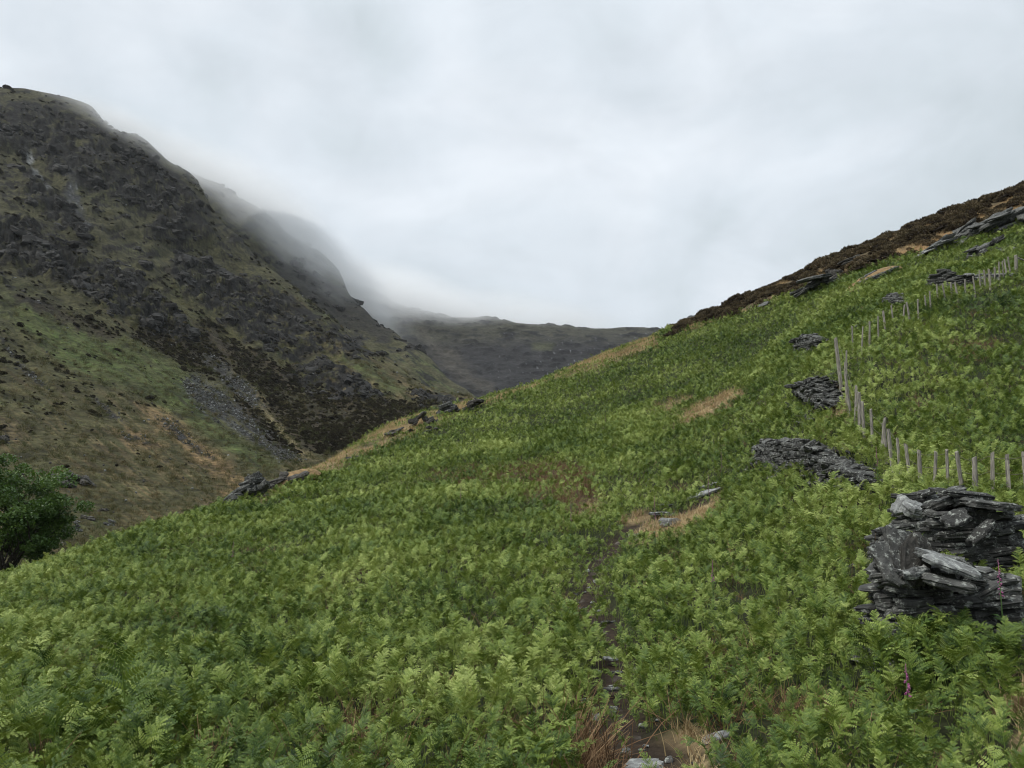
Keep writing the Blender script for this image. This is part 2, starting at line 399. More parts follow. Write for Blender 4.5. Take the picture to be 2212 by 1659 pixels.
def grid_faces(nr, ncol):
    i = np.arange((nr - 1) * (ncol - 1)); r = i // (ncol - 1); c = i % (ncol - 1); k = r * ncol + c
    return np.column_stack([k, k + 1, k + ncol + 1, k + ncol])
hill = obj('hill', new_mesh('hill', np.column_stack([hx, hy, hz]), grid_faces(nd, na)[:, ::-1], attrs={'Cd': col}), M_HILL)
tag(hill, 'steep hillside of bracken rising to the right', None, None, 'structure')
def hillz_final(x, y):
    z = hillz(x, y)
    pd = line_d(x, y, PATH_XY)
    path = 1 - sstep(0.18, 0.62, pd + 0.35 * fbm(x / 0.8, y / 0.8, 0 * x + 5, 2))
    return z - 0.10 * path * (np.hypot(x, y) < 40)

# the trodden path: a sheet just above the ground
def make_path():
    P = np.array([(p.x, p.y) for p in PATH]); t = np.concatenate([[0], np.cumsum(np.hypot(*np.diff(P, axis=0).T))])
    s = np.arange(0, t[-1], 0.08); cx = np.interp(s, t, P[:, 0]); cy = np.interp(s, t, P[:, 1])
    k = np.hanning(13); k /= k.sum(); cx = np.convolve(np.pad(cx, 6, 'edge'), k, 'valid'); cy = np.convolve(np.pad(cy, 6, 'edge'), k, 'valid')
    tx, ty = np.gradient(cx), np.gradient(cy); L_ = np.hypot(tx, ty) + 1e-9; nx, ny = -ty / L_, tx / L_
    W = 11; V = []; 
    hw = 0.17 + 0.08 * fbm(s / 0.9, 0 * s, 0 * s + 2, 3)
    for j in range(W):
        q = (j / (W - 1) * 2 - 1)
        x = cx + nx * hw * q; y = cy + ny * hw * q
        z = hillz_final(x, y) + 0.012 + 0.02 * fbm(x * 6, y * 6, 0 * x, 3) - 0.05 * abs(q)**4
        V.append(np.column_stack([x, y, z]))
    V = np.stack(V, 1).reshape(-1, 3); Fs = grid_faces(len(s), W)
    c = np.tile(np.array([0.030, 0.021, 0.014]), (len(V), 1)); g = fbm(V[:, 0] * 3, V[:, 1] * 3, V[:, 2], 4)
    c = lerp3(c, (0.075, 0.066, 0.056), sstep(0.1, 0.4, g))
    o = obj('path', new_mesh('path', V, Fs, attrs={'Cd': c}), M_HILL); tag(o, 'narrow trodden dirt path through the bracken', None, None, 'structure')
make_path()

# ------------------------------------------------------------------ fells across the valley
def fell(name, cols, foot, d0, d1, px0, px1, colour, m, disp, step=2.1, rows=420, beyond=((1.12, 0.05), (1.5, 0.25))):
    P = build_pts(cols, 0, beyond) + foot
    S = Spline(P, 4e-4)
    a0 = float(ray(px0, 900)[0]); a1 = float(ray(px1, 900)[0]); n = int((px1 - px0) / step)
    A = np.linspace(a0, a1, n); D = np.exp(np.linspace(math.log(d0), math.log(d1), rows))
    AA, DD = np.meshgrid(A, D); a = AA.ravel(); d = DD.ravel()
    e = S(a, d); x = np.sin(a) * d; y = np.cos(a) * d; z = e * d
    px, py = project(x, y, z)
    cd, rock = colour(px, py, x, y, z, d)
    q = disp(x, y, z, rock, px, py)
    v = np.column_stack([x - np.sin(a) * q * 0.72, y - np.cos(a) * q * 0.72, z + q * 0.55])
    o = obj(name, new_mesh(name, v, grid_faces(rows, n)[:, ::-1], attrs={'Cd': cd}), m)
    S.v, S.px, S.py, S.rock, S.d = v, px, py, rock, d
    return o, S

L1 = {
    -250: [(1250, 95), (1130, 135), (950, 200), (780, 290), (600, 400), (400, 520), (240, 650), (190, 740)],
    0: [(1245, 95), (1130, 130), (1000, 180), (850, 250), (700, 330), (600, 390), (500, 450), (360, 560), (250, 660), (193, 740)],
    60: [(196, 742)],
    130: [(1200, 105), (1050, 155), (900, 230), (760, 315), (640, 390), (540, 450), (400, 560), (290, 660), (209, 740)],
    200: [(232, 730)], 226: [(262, 722)],
    240: [(1170, 115), (1030, 170), (880, 255), (760, 330), (640, 410), (500, 510), (400, 590), (278, 715)],
    300: [(292, 708)], 328: [(315, 702)],
    350: [(1140, 128), (1000, 195), (870, 275), (760, 360), (620, 470), (500, 560), (400, 640), (340, 698)],
    400: [(370, 692)],
    424: [(1110, 138), (990, 210), (860, 300), (760, 390), (640, 490), (520, 580), (386, 685)],
    457: [(450, 660)], 487: [(492, 645)],
    520: [(1080, 152), (970, 230), (860, 330), (760, 430), (660, 510), (590, 570), (514, 630)],
    545: [(548, 620)], 586: [(582, 605)],
    632: [(1020, 185), (930, 290), (840, 390), (740, 480), (680, 530), (618, 590)],
    674: [(655, 565)],
    720: [(990, 215), (900, 320), (820, 410), (740, 490), (690, 545)],
    853: [(930, 285), (870, 370), (830, 430), (785, 490)],
    1006: [(900, 330), (875, 400), (858, 450)],
    1150: [(900, 340), (890, 400), (880, 450)],
}
foot1 = []
for px in (-250, 0, 240, 424, 632, 853, 1006, 1150):
    az = float(ray(px, 900)[0]); foot1 += [(az, 70, -0.135), (az, 45, -0.26)]
CRX, CRY = zip(*[(p, c[-1][0]) for p, c in sorted(L1.items())])
R1 = [(-60, 215), (60, 225), (150, 240), (240, 290), (330, 335), (405, 395), (450, 465), (430, 490), (330, 470), (240, 445), (150, 405), (60, 345), (-60, 330)]
ROCKS = [R1,
    [(-40, 470), (60, 480), (110, 510), (170, 560), (250, 590), (300, 600), (370, 680), (425, 742), (400, 752), (340, 730), (250, 690), (150, 645), (80, 600), (-40, 560)],
    [(312, 505), (345, 470), (395, 462), (440, 482), (478, 515), (470, 530), (320, 525)],
    [(490, 505), (520, 508), (535, 545), (500, 540)],
    [(380, 545), (440, 560), (500, 600), (560, 600), (640, 650), (740, 715), (830, 770), (780, 790), (700, 770), (640, 790), (560, 770), (470, 700), (400, 660), (360, 590)],
    [(640, 790), (700, 790), (790, 840), (830, 880), (760, 885), (690, 870), (620, 830)],
    [(60, 370), (120, 420), (200, 500), (180, 530), (100, 470), (40, 420)],
    [(900, 850), (960, 850), (1010, 872), (940, 895), (890, 890)]]
HEATHER1 = [[(440, 690), (520, 760), (600, 800), (700, 860), (840, 880), (930, 880), (930, 920), (700, 985), (640, 970), (590, 900), (540, 830), (480, 790), (420, 760)],
    [(330, 700), (420, 750), (520, 830), (480, 835), (380, 790), (280, 740)], [(40, 640), (140, 680), (260, 730), (240, 745), (120, 705), (30, 665)],
    [(490, 840), (560, 900), (640, 985), (600, 985), (520, 910)], [(600, 880), (700, 890), (780, 920), (700, 980), (650, 950)]]
SCREE1 = [[(392, 838), (420, 822), (470, 850), (540, 905), (600, 960), (645, 1000), (610, 1000), (540, 955), (460, 910), (410, 870)],
    [(430, 770), (470, 780), (530, 840), (570, 890), (545, 890), (480, 840)], [(150, 390), (175, 440), (190, 490), (165, 470), (140, 430)]]
DARKSTRIP = [[(330, 900), (370, 915), (420, 965), (470, 1000), (440, 990), (380, 950)], [(195, 862), (240, 890), (265, 915), (240, 905)], [(0, 735), (60, 800), (110, 850), (50, 810)], [(260, 940), (310, 950), (330, 965), (270, 955)]]
TAN1 = [[(300, 880), (350, 890), (400, 925), (470, 985), (560, 1060), (520, 1075), (450, 1020), (380, 960)], [(250, 930), (310, 940), (360, 970), (300, 975), (260, 955)], [(470, 1060), (560, 1050), (540, 1100), (480, 1100)]]
PALEGR = [[(560, 890), (600, 905), (650, 950), (690, 985), (640, 985), (590, 930)], [(440, 700), (480, 740), (520, 800), (500, 800), (450, 740)]]
GREEN1 = [[(-60, 590), (60, 630), (150, 690), (260, 740), (330, 760), (420, 830), (430, 870), (520, 950), (600, 1010), (560, 1020), (460, 960), (380, 900), (280, 850), (150, 800), (60, 720), (-60, 660)],
    [(585, 850), (640, 865), (700, 900), (790, 885), (760, 905), (690, 915), (620, 880)], [(740, 790), (800, 800), (880, 850), (850, 860), (780, 830)], [(840, 760), (900, 790), (1000, 850), (950, 845), (880, 810)],
    [(150, 410), (200, 415), (300, 420), (390, 440), (330, 460), (250, 470), (180, 450)], [(240, 520), (330, 540), (420, 545), (350, 560), (270, 550)]]
WHITE1 = [[(56, 345), (68, 343), (74, 358), (62, 362)], [(68, 368), (80, 372), (92, 395), (84, 396), (72, 385)], [(92, 400), (106, 408), (112, 418), (100, 418)]]
def soft(px, py, polys, w, k=8):
    m = np.zeros(len(px))
    for P in polys: m = np.maximum(m, sstep(-k, k, poly_sd(px, py, P) + w))
    return m
def colour1(px, py, x, y, z, d):
    # directions along and across the fall line of the slope
    u = (px * 0.80 + py * 0.60); v = (-px * 0.60 + py * 0.80)
    n_big = fbm(px / 120, py / 90, 0 * px, 4); n_mid = fbm(px / 34, py / 22, 0 * px + 4, 4)
    n_str = fbm(u / 90, v / 9, 0 * px + 9, 4); n_led = fbm(px / 38, py / 8.5, 0 * px + 2, 4); n_fin = fbm(px / 9, py / 5, 0 * px + 1, 3)
    w = 16 * n_mid + 8 * n_fin
    up = sstep(760, 600, py + 0.15 * px + 60 * n_big)      # craggy upper fell
    base = np.tile(np.array([0.054, 0.052, 0.023]), (len(px), 1))          # olive grass
    base = lerp3(base, (0.052, 0.042, 0.022), sstep(0.12, 0.4, fbm(u / 140, v / 14, 0 * px + 33, 4)) * 0.8)
    base = lerp3(base, (0.108, 0.082, 0.042), sstep(-0.1, 0.35, n_str + 0.4 * n_big) * sstep(780, 1000, py + 0.2 * px))   # brown bent grass low down
    base = lerp3(base, (0.058, 0.078, 0.023), soft(px, py, GREEN1, w * 1.6, 18) * (0.45 + 0.5 * sstep(-0.25, 0.25, n_str)))
    base = lerp3(base, (0.050, 0.072, 0.024), sstep(0.1, 0.4, n_str - 0.3 * n_big) * (1 - up) * 0.7)
    base = lerp3(base, (0.043, 0.041, 0.021), up * 0.85)
    base = lerp3(base, (0.18, 0.122, 0.060), soft(px, py, TAN1, w * 1.6, 14) * (0.55 + 0.45 * sstep(-0.2, 0.3, n_str)))
    base = lerp3(base, (0.15, 0.125, 0.065), soft(px, py, PALEGR, w, 8) * sstep(-0.25, 0.15, n_str + n_fin))
    # heather and dark scrub
    he = soft(px, py, HEATHER1, w, 10)
    he = np.maximum(he, sstep(0.16, 0.30, n_led + 0.35 * n_mid + 0.12 * n_big) * 0.85 * sstep(380, 520, px + (900 - py) * 0.9) * (py < 930))
    he = np.maximum(he, sstep(0.24, 0.36, n_str + 0.35 * n_fin) * 0.75 * (1 - up))
    base = lerp3(base, (0.028, 0.022, 0.015), np.clip(he, 0, 1) * (0.70 + 0.25 * sstep(-0.3, 0.3, n_fin + n_str)))
    rock = soft(px, py, ROCKS, w * 1.3, 7)
    ledge = sstep(0.10, 0.24, n_led + 0.25 * n_fin)        # grassy ledges within the crags
    led2 = sstep(0.07, 0.2, n_led + 0.5 * n_mid) * up * 0.9
    rk = np.maximum(rock * (1 - 0.92 * ledge) * sstep(-0.42, -0.12, n_led + 0.6 * n_mid), led2)
    rc = np.tile(np.array([0.008, 0.0078, 0.007]), (len(px), 1)); rc = lerp3(rc, (0.034, 0.032, 0.029), sstep(0.05, 0.5, fbm(px / 12, py / 8, 0 * px + 3, 4)))
    base = base * (1 - rk[:, None]) + rc * rk[:, None]
    scr = soft(px, py, SCREE1, w * 1.0, 8) * sstep(-0.45, 0.05, n_str) * 0.9
    sc_c = np.tile(np.array([0.040, 0.042, 0.045]), (len(px), 1)); sc_c = lerp3(sc_c, (0.15, 0.155, 0.16), sstep(0.1, 0.5, n_fin))
    base = base * (1 - scr[:, None]) + sc_c * scr[:, None]
    base = lerp3(base, (0.028, 0.027, 0.027), soft(px, py, DARKSTRIP, w * 0.5, 5) * sstep(-0.25, 0.1, n_fin + n_mid))
    base = lerp3(base, (0.17, 0.175, 0.17), soft(px, py, WHITE1, w * 0.4, 4) * 0.8)
    return base, np.clip(np.maximum(rk, 0.35 * he), 0, 1)
def disp1(x, y, z, rock, px, py):
    s = 1.0
    u = px * 0.80 + py * 0.60; v = -px * 0.60 + py * 0.80
    wp_ = 14 * fbm(px / 40, py / 30, 0 * px + 71, 3)
    r = ridged((u + wp_) / 95, (v + wp_) / 26, 0 * px + 5, 4, 0.5); f = fbm(px / 17, py / 8, 0 * px + 7, 3); g = fbm(x / 90, y / 90, z / 60, 3)
    rock = np.maximum(soft(px, py, ROCKS, 1.2 * wp_, 16), 0.45 * sstep(760, 600, py + 0.15 * px) * sstep(-0.1, 0.3, fbm(px / 60, py / 30, 0 * px + 2, 3)))
    h = fbm(px / 60, (py + 0.25 * px + wp_) / 13, 0 * px + 17, 3)
    far = sstep(120, 420, np.hypot(x, y)) * (0.3 + 0.7 * sstep(10, 90, py - np.interp(px, CRX, CRY)))
    return far * (rock * (5.0 * r + 4.2 * h + 1.8 * f + 1.5) + 9 * g + 4 * ridged((u + wp_) / 240, (v + wp_) / 70, 0 * px + 55, 2)) + 0.4 * f * (1 - far)
mountain, S1 = fell('mountain', L1, foot1, 44, 1150, -330, 1180, colour1, M_FELL, disp1, 2.0, 560)
tag(mountain, 'craggy dark fell with grassy lower slopes across the valley', None, None, 'structure')

L2 = {300: [(420, 760), (335, 850)], 411: [(500, 740), (374, 850)], 470: [(394, 855)], 500: [(560, 730), (450, 820), (410, 860)], 543: [(440, 866)], 576: [(460, 870)], 600: [(660, 690), (560, 800), (484, 876)],
      645: [(519, 880)], 691: [(720, 670), (640, 760), (590, 820), (542, 880)], 728: [(582, 862)], 743: [(760, 650), (700, 720), (660, 770), (610, 850)], 770: [(655, 805)], 792: [(780, 640), (720, 710), (673, 780)],
      853: [(800, 630), (760, 680), (717, 740)], 897: [(752, 710)], 941: [(840, 600), (792, 680)], 1006: [(880, 580), (844, 640)], 1120: [(920, 580), (915, 640)]}
foot2 = [(float(ray(px, 900)[0]), 480, -0.02 + 0.05 * k) for k, px in enumerate((1100, 900, 700, 500, 300))]
def colour2(px, py, x, y, z, d):
    u = (px * 0.80 + py * 0.60); v = (-px * 0.60 + py * 0.80)
    n_led = fbm(px / 40, py / 11, 0 * px + 22, 4); n_str = fbm(u / 60, v / 8, 0 * px + 29, 4); n_mid = fbm(px / 30, py / 22, 0 * px + 14, 4)
    base = np.tile(np.array([0.058, 0.056, 0.030]), (len(px), 1))
    base = lerp3(base, (0.060, 0.078, 0.026), sstep(-0.05, 0.3, n_str) * sstep(720, 800, py))
    rk = np.maximum(sstep(0.02, 0.2, n_led + 0.4 * n_mid), soft(px, py, [[(600, 560), (700, 600), (770, 650), (860, 715), (840, 740), (760, 720), (680, 680), (600, 640)]], 20 * n_mid, 8) * 0.85) * sstep(830, 740, py + 20 * n_mid)
    rk = np.maximum(rk, sstep(0.12, 0.25, n_str))
    base = lerp3(base, (0.020, 0.019, 0.019), rk * 0.9)
    return base, rk
def disp2(x, y, z, rock, px, py):
    u = px * 0.80 + py * 0.60; v = -px * 0.60 + py * 0.80; c = 0.35 + 0.65 * sstep(8, 60, py - np.interp(px, *zip(*[(p, q[-1][0]) for p, q in sorted(L2.items())])))
    rock = 0.5 + 0 * rock
    return c * rock * (4.5 * ridged(u / 80, v / 24, 0 * px + 25, 4) + 2 * fbm(px / 40, py / 11, 0 * px + 27, 3)) + 2 * fbm(x / 70, y / 70, z / 50, 3)
spur, S2 = fell('mountain_spur', L2, foot2, 470, 925, 230, 1140, colour2, M_FELL, disp2, 2.0, 380, ((1.03, 0.02), (1.09, 0.06), (1.4, 0.22)))
tag(spur, 'rocky spur fading into mist behind the fell', None, None, 'structure')

L3 = {480: [(740, 1150), (690, 1300), (660, 1450)], 620: [(735, 1150), (680, 1300), (645, 1450)], 700: [(622, 1450)], 743: [(720, 1150), (660, 1260), (606, 1450)], 809: [(740, 1120), (690, 1250), (629, 1450)], 840: [(648, 1440)], 871: [(780, 1050), (720, 1200), (664, 1420)], 919: [(673, 1410)],
      963: [(830, 950), (760, 1150), (686, 1400)], 1020: [(689, 1400)], 1064: [(850, 930), (780, 1120), (691, 1400)], 1103: [(700, 1400)], 1191: [(860, 930), (780, 1120), (707, 1400)], 1248: [(714, 1410)],
      1371: [(860, 950), (780, 1150), (713, 1450)], 1450: [(860, 950), (780, 1150), (721, 1450)], 1620: [(860, 950), (780, 1150), (740, 1450)]}
foot3 = [(float(ray(px, 900)[0]), 700, 0.06) for px in (620, 900, 1200, 1620)]
def colour3(px, py, x, y, z, d):
    n_led = fbm(px / 45, py / 9, 0 * px + 42, 4); n_mid = fbm(px / 40, py / 25, 0 * px + 44, 4); n_f = fbm(px / 6, py / 4, 0 * px + 48, 3); u = px * 0.7 - py * 0.7; v = px * 0.7 + py * 0.7
    base = np.tile(np.array([0.020, 0.0195, 0.020]), (len(px), 1))
    base = lerp3(base, (0.045, 0.044, 0.030), sstep(755, 715, py + 25 * n_mid) * 0.8)
    base = lerp3(base, (0.011, 0.011, 0.012), sstep(0.05, 0.25, n_led))
    base = lerp3(base, (0.055, 0.050, 0.040), soft(px, py, [[(900, 700), (980, 760), (1080, 850), (1030, 850), (940, 780)]], 25 * n_mid, 14) * 0.7)
    base = lerp3(base, (0.055, 0.058, 0.03), soft(px, py, [[(1150, 740), (1200, 742), (1190, 758), (1150, 756)]], 6 * n_mid, 6) * 0.8)
    base = lerp3(base, (0.14, 0.145, 0.15), sstep(0.36, 0.5, n_f + 0.2 * n_led) * sstep(1000, 1150, px) * 0.8)
    return base, sstep(0.0, 0.3, n_led)
def disp3(x, y, z, rock, px, py):
    return 3 * fbm(x / 60, y / 60, z / 50, 3) + rock * 6 * ridged(x / 70, y / 70, z / 26, 4) + 3.0 * fbm(x / 14, y / 14, z / 10, 3)
headwall, S3 = fell('valley_headwall_hill', L3, foot3, 680, 2000, 715, 1660, colour3, M_FAR, disp3, 2.2, 260)
tag(headwall, 'dark headwall closing the valley under low mist', None, None, 'structure')

L4 = {1330: [(790, 1700), (760, 2100)], 1400: [(780, 1700), (738, 2100)], 1450: [(770, 1700), (714, 2100)], 1476: [(695, 2100)], 1490: [(690, 2100)], 1508: [(686, 2100)], 1540: [(750, 1700), (684, 2110)], 1700: [(740, 1700), (690, 2200)]}
def colour4(px, py, x, y, z, d):
    n = fbm(px / 20, py / 9, 0 * px + 62, 4)
    return lerp3(np.tile(np.array([0.05, 0.05, 0.045]), (len(px), 1)), (0.025, 0.025, 0.026), sstep(0, 0.3, n)), sstep(0, 0.3, n)
peak, S4 = fell('distant_hill', L4, [(float(ray(px, 900)[0]), 1400, 0.1) for px in (1330, 1500, 1700)], 1380, 2900, 1310, 1740, colour4, M_FAR, disp3, 2.2, 120)
tag(peak, 'small pale peak far beyond the head of the valley', None, None, 'structure')

g = np.linspace(-6000, 6000, 25); GX, GY = np.meshgrid(g, g)
gr = obj('ground', new_mesh('ground', np.column_stack([GX.ravel(), GY.ravel() + 3000, np.full(GX.size, -75.0)]), grid_faces(25, 25), attrs={'Cd': np.tile([0.05, 0.055, 0.025], (GX.size, 1))}), M_FAR)
tag(gr, 'valley floor', None, None, 'structure')

def hitS(S, px, py, d0, d1):
    a, e = ray(px, py); ds = np.exp(np.linspace(math.log(d0), math.log(d1), 900))
    g = S(np.full(900, float(a)), ds)
    k = np.nonzero(g >= e)[0]; i = k[0] if len(k) else int(np.argmax(g))
    d = ds[i]; return Vector((math.sin(a) * d, math.cos(a) * d, float(g[i]) * d))

# ------------------------------------------------------------------ scatter: points carrying one instance each
def scatter(name, xyz, rot, scl, idx, sources, label):
    col_ = bpy.data.collections.new(name + '_kinds')
    for k, (me, m) in enumerate(sources):
        o = bpy.data.objects.new(f'{name}_kind_{k:02d}', me); me.materials.clear(); me.materials.append(m); col_.objects.link(o)
    me = bpy.data.meshes.new(name); n = len(xyz)
    me.vertices.add(n); me.vertices.foreach_set('co', np.asarray(xyz, np.float32).ravel())
    me.attributes.new('rot', 'FLOAT_VECTOR', 'POINT').data.foreach_set('vector', np.asarray(rot, np.float32).ravel())
    me.attributes.new('scl', 'FLOAT', 'POINT').data.foreach_set('value', np.asarray(scl, np.float32))
    me.attributes.new('idx', 'INT', 'POINT').data.foreach_set('value', np.asarray(idx, np.int32))
    o = obj(name, me); tag(o, label, None, None, 'stuff')
    ng = bpy.data.node_groups.new(name + '_nodes', 'GeometryNodeTree')
    ng.interface.new_socket('Geometry', in_out='INPUT', socket_type='NodeSocketGeometry')
    ng.interface.new_socket('Geometry', in_out='OUTPUT', socket_type='NodeSocketGeometry')
    N = ng.nodes.new; L = ng.links.new
    gi = N('NodeGroupInput'); go = N('NodeGroupOutput'); ip = N('GeometryNodeInstanceOnPoints'); ci = N('GeometryNodeCollectionInfo')
    ci.inputs['Collection'].default_value = col_; ci.inputs['Separate Children'].default_value = True; ci.inputs['Reset Children'].default_value = True
    ip.inputs['Pick Instance'].default_value = True
    def na(nm, t):
        q = N('GeometryNodeInputNamedAttribute'); q.data_type = t; q.inputs['Name'].default_value = nm
        return [s for s in q.outputs if s.enabled and s.name == 'Attribute'][0]
    L(gi.outputs[0], ip.inputs['Points']); L(ci.outputs[0], ip.inputs['Instance'])
    L(na('idx', 'INT'), ip.inputs['Instance Index']); L(na('rot', 'FLOAT_VECTOR'), ip.inputs['Rotation']); L(na('scl', 'FLOAT'), ip.inputs['Scale'])
    L(ip.outputs[0], go.inputs[0])
    md = o.modifiers.new('scatter', 'NODES'); md.node_group = ng
    return o

# bracken frond: bare stalk, then a triangular blade of paired pinnae cut into pinnules that curl under at the edges
def frond_mesh(name, seed, stalk=0.45, blade=0.55, lean=0.9, npair=10, npin=8, width=0.30, tipcurl=1.0):
    r = np.random.default_rng(seed); mb = MB()
    # axis
    pts = [np.zeros(3)]; ang = r.uniform(0.02, 0.15); ns = 5; nb = 14
    for i in range(ns):
        ang += 0.03; pts.append(pts[-1] + stalk / ns * np.array([math.sin(ang), 0, math.cos(ang)]))
    side = r.normal(0, 0.02)
    dirs = []
    for i in range(nb):
        ang += lean / nb * (0.6 + 0.8 * i / nb); side += r.normal(0, 0.02)
        dvec = np.array([math.sin(ang), side, math.cos(ang)]); dirs.append(dvec); pts.append(pts[-1] + blade / nb * dvec)
    P = np.array(pts); rad = np.concatenate([np.linspace(0.0055, 0.004, ns + 1), np.linspace(0.0038, 0.0008, nb)])
    V, Fs = tube(P, rad, 4); mb.add(V, Fs, tone=np.full(len(V), 0.12))
    tt = np.linspace(0, 1, nb + 1)
    B = P[ns:]
    for k in range(npair):
        f = (k + 0.35) / npair; f = f**0.92
        org = np.array([np.interp(f, tt, B[:, c]) for c in range(3)])
        j = min(int(f * nb), nb - 1); ax = dirs[j] / np.linalg.norm(dirs[j])
        sidev = np.array([0, 1.0, 0]); nrm = np.cross(ax, sidev); nrm /= np.linalg.norm(nrm)      # nrm points up/out of the blade
        if nrm[2] < 0: nrm = -nrm
        ln0 = width * (1 - f)**0.85 * (0.65 + 0.35 * min(1, f * 6)) + 0.018
        for s in (-1, 1):
            ln = ln0 * r.uniform(0.82, 1.12)
            sweep = r.uniform(0.25, 0.75) + 0.25 * f; lift = r.uniform(-0.15, 0.65)
            dv = s * sidev * math.cos(sweep) + ax * math.sin(sweep) + nrm * lift; dv /= np.linalg.norm(dv)
            droop = r.uniform(0.5, 1.3) * tipcurl
            m = max(3, int(round(npin * (ln / width)**0.7)) + 1)
            p = org.copy(); q = []
            for i in range(m + 1):
                q.append(p.copy()); w_ = dv - nrm * droop * (i / m)**2 * 0.9 + ax * 0.05 * i / m; w_ /= np.linalg.norm(w_); p = p + w_ * ln / m
            q = np.array(q)
            tn = 0.09 * r.normal()
            for i in range(m):
                g_ = i / m
                a0 = q[i]; a1 = q[i + 1]; pd = a1 - a0; pd /= np.linalg.norm(pd)
                bi = np.cross(nrm, pd); bi /= np.linalg.norm(bi)
                pl = 0.145 * ln * (1 - g_)**0.8 + 0.010
                wd = ln / m * 0.66
                for s2 in (-1, 1):
                    dn = r.uniform(0.25, 0.95)
                    o1 = bi * s2 * pl * 0.55 + pd * pl * 0.16 + nrm * pl * r.uniform(0.0, 0.16)
                    o2 = bi * s2 * pl * 0.92 + pd * pl * 0.42 - nrm * pl * dn * 0.45
                    b0 = a0 + pd * wd * 0.05; b1 = a0 + pd * (wd * 1.15)
                    c0 = a0 + o1 + pd * wd * 0.0; c1 = a0 + o1 + pd * wd * 0.95
                    t0 = a0 + o2 + pd * wd * 0.40
                    mb.add([b0, b1, c1, c0, t0], [[0, 1, 2, 3], [3, 2, 4]], tone=np.array([-0.03, -0.03, 0.03, 0.03, 0.16]) + tn + 0.16 * g_)
    return mb.mesh(name, False)
FR = []
for k in range(10):
    r = np.random.default_rng(100 + k)
    FR.append((frond_mesh(f'frond_{k}', 200 + k, r.uniform(0.22, 0.52), r.uniform(0.28, 0.48), r.uniform(0.6, 2.1), 9, 7, r.uniform(0.15, 0.25), r.uniform(0.8, 1.9)), M_FERN))

def sample_ground(dmin, dmax, dens, amin=-40, amax=40):
    """random ground points, `dens` per square metre"""
    area = 0.5 * R(amax - amin) * (dmax**2 - dmin**2); n = int(area * dens)
    d = np.sqrt(RNG.uniform(dmin**2, dmax**2, n)); a = RNG.uniform(R(amin), R(amax), n)
    x, y = np.sin(a) * d, np.cos(a) * d
    return x, y

# wall lines are needed to keep the bracken off them: (px, foot py) pairs through the hill
def wp(px, py, up=0.0): return hit(px, py, up)
WALLS = [
 dict(a=(1905, 1330), b=(2112, 1335), d=(11.6, 12.2), th=0.95, h=[(0, 1.12), (0.12, 1.30), (0.35, 1.30), (0.5, 1.24), (0.75, 1.16), (1, 0.85)], seed=1),
 dict(a=(2018, 1210), b=(2160, 1215), d=(14.6, 15.0), th=0.9, h=[(0, 0.95), (0.2, 1.28), (0.5, 1.38), (0.8, 1.2), (1, 0.85)], seed=2),
 dict(a=(1890, 1090), b=(2025, 1085), d=(16.8, 17.4), th=0.8, h=[(0, 0.45), (0.3, 0.55), (0.42, 0.95), (0.8, 1.02), (1, 0.75)], seed=3),
 dict(a=(1645, 978), b=(1882, 1042), d=(25.5, 20.8), th=0.8, h=[(0, 0.45), (0.12, 0.95), (0.4, 0.9), (0.65, 0.62), (0.85, 0.45), (1, 0.28)], seed=4),
 dict(a=(1738, 835), b=(1800, 866), d=(33.5, 29.5), th=1.1, h=[(0, 0.5), (0.3, 0.62), (0.6, 0.55), (1, 0.4)], seed=5),
 dict(a=(1726, 752), b=(1772, 752), d=(38.5, 38.5), th=0.8, h=[(0, 0.95), (0.4, 1.2), (0.8, 1.15), (1, 0.8)], seed=6),
 dict(a=(1914, 660), b=(1948, 660), d=(49, 49), th=0.6, h=[(0, 0.75), (0.6, 0.95), (1, 0.8)], seed=7),
 dict(a=(2012, 622), b=(2076, 618), d=(54, 54), th=0.8, h=[(0, 0.6), (0.4, 1.25), (0.7, 1.2), (1, 0.9)], seed=8),
 dict(a=(2078, 612), b=(2148, 606), d=(56, 56.5), th=0.5, h=[(0, 0.75), (0.3, 0.8), (0.7, 0.55), (1, 0.7)], seed=9),
]
for w in WALLS:
    ends = []
    for (px, py), d_ in zip((w['a'], w['b']), w['d']):
        a, _ = ray(px, py)
        if w['seed'] > 3: p_ = hit(px, py, 0.25); d_ = math.hypot(p_.x, p_.y); print('wall', w['seed'], round(d_, 1))
        ends.append((math.sin(a) * d_, math.cos(a) * d_))
    w['xy'] = ends

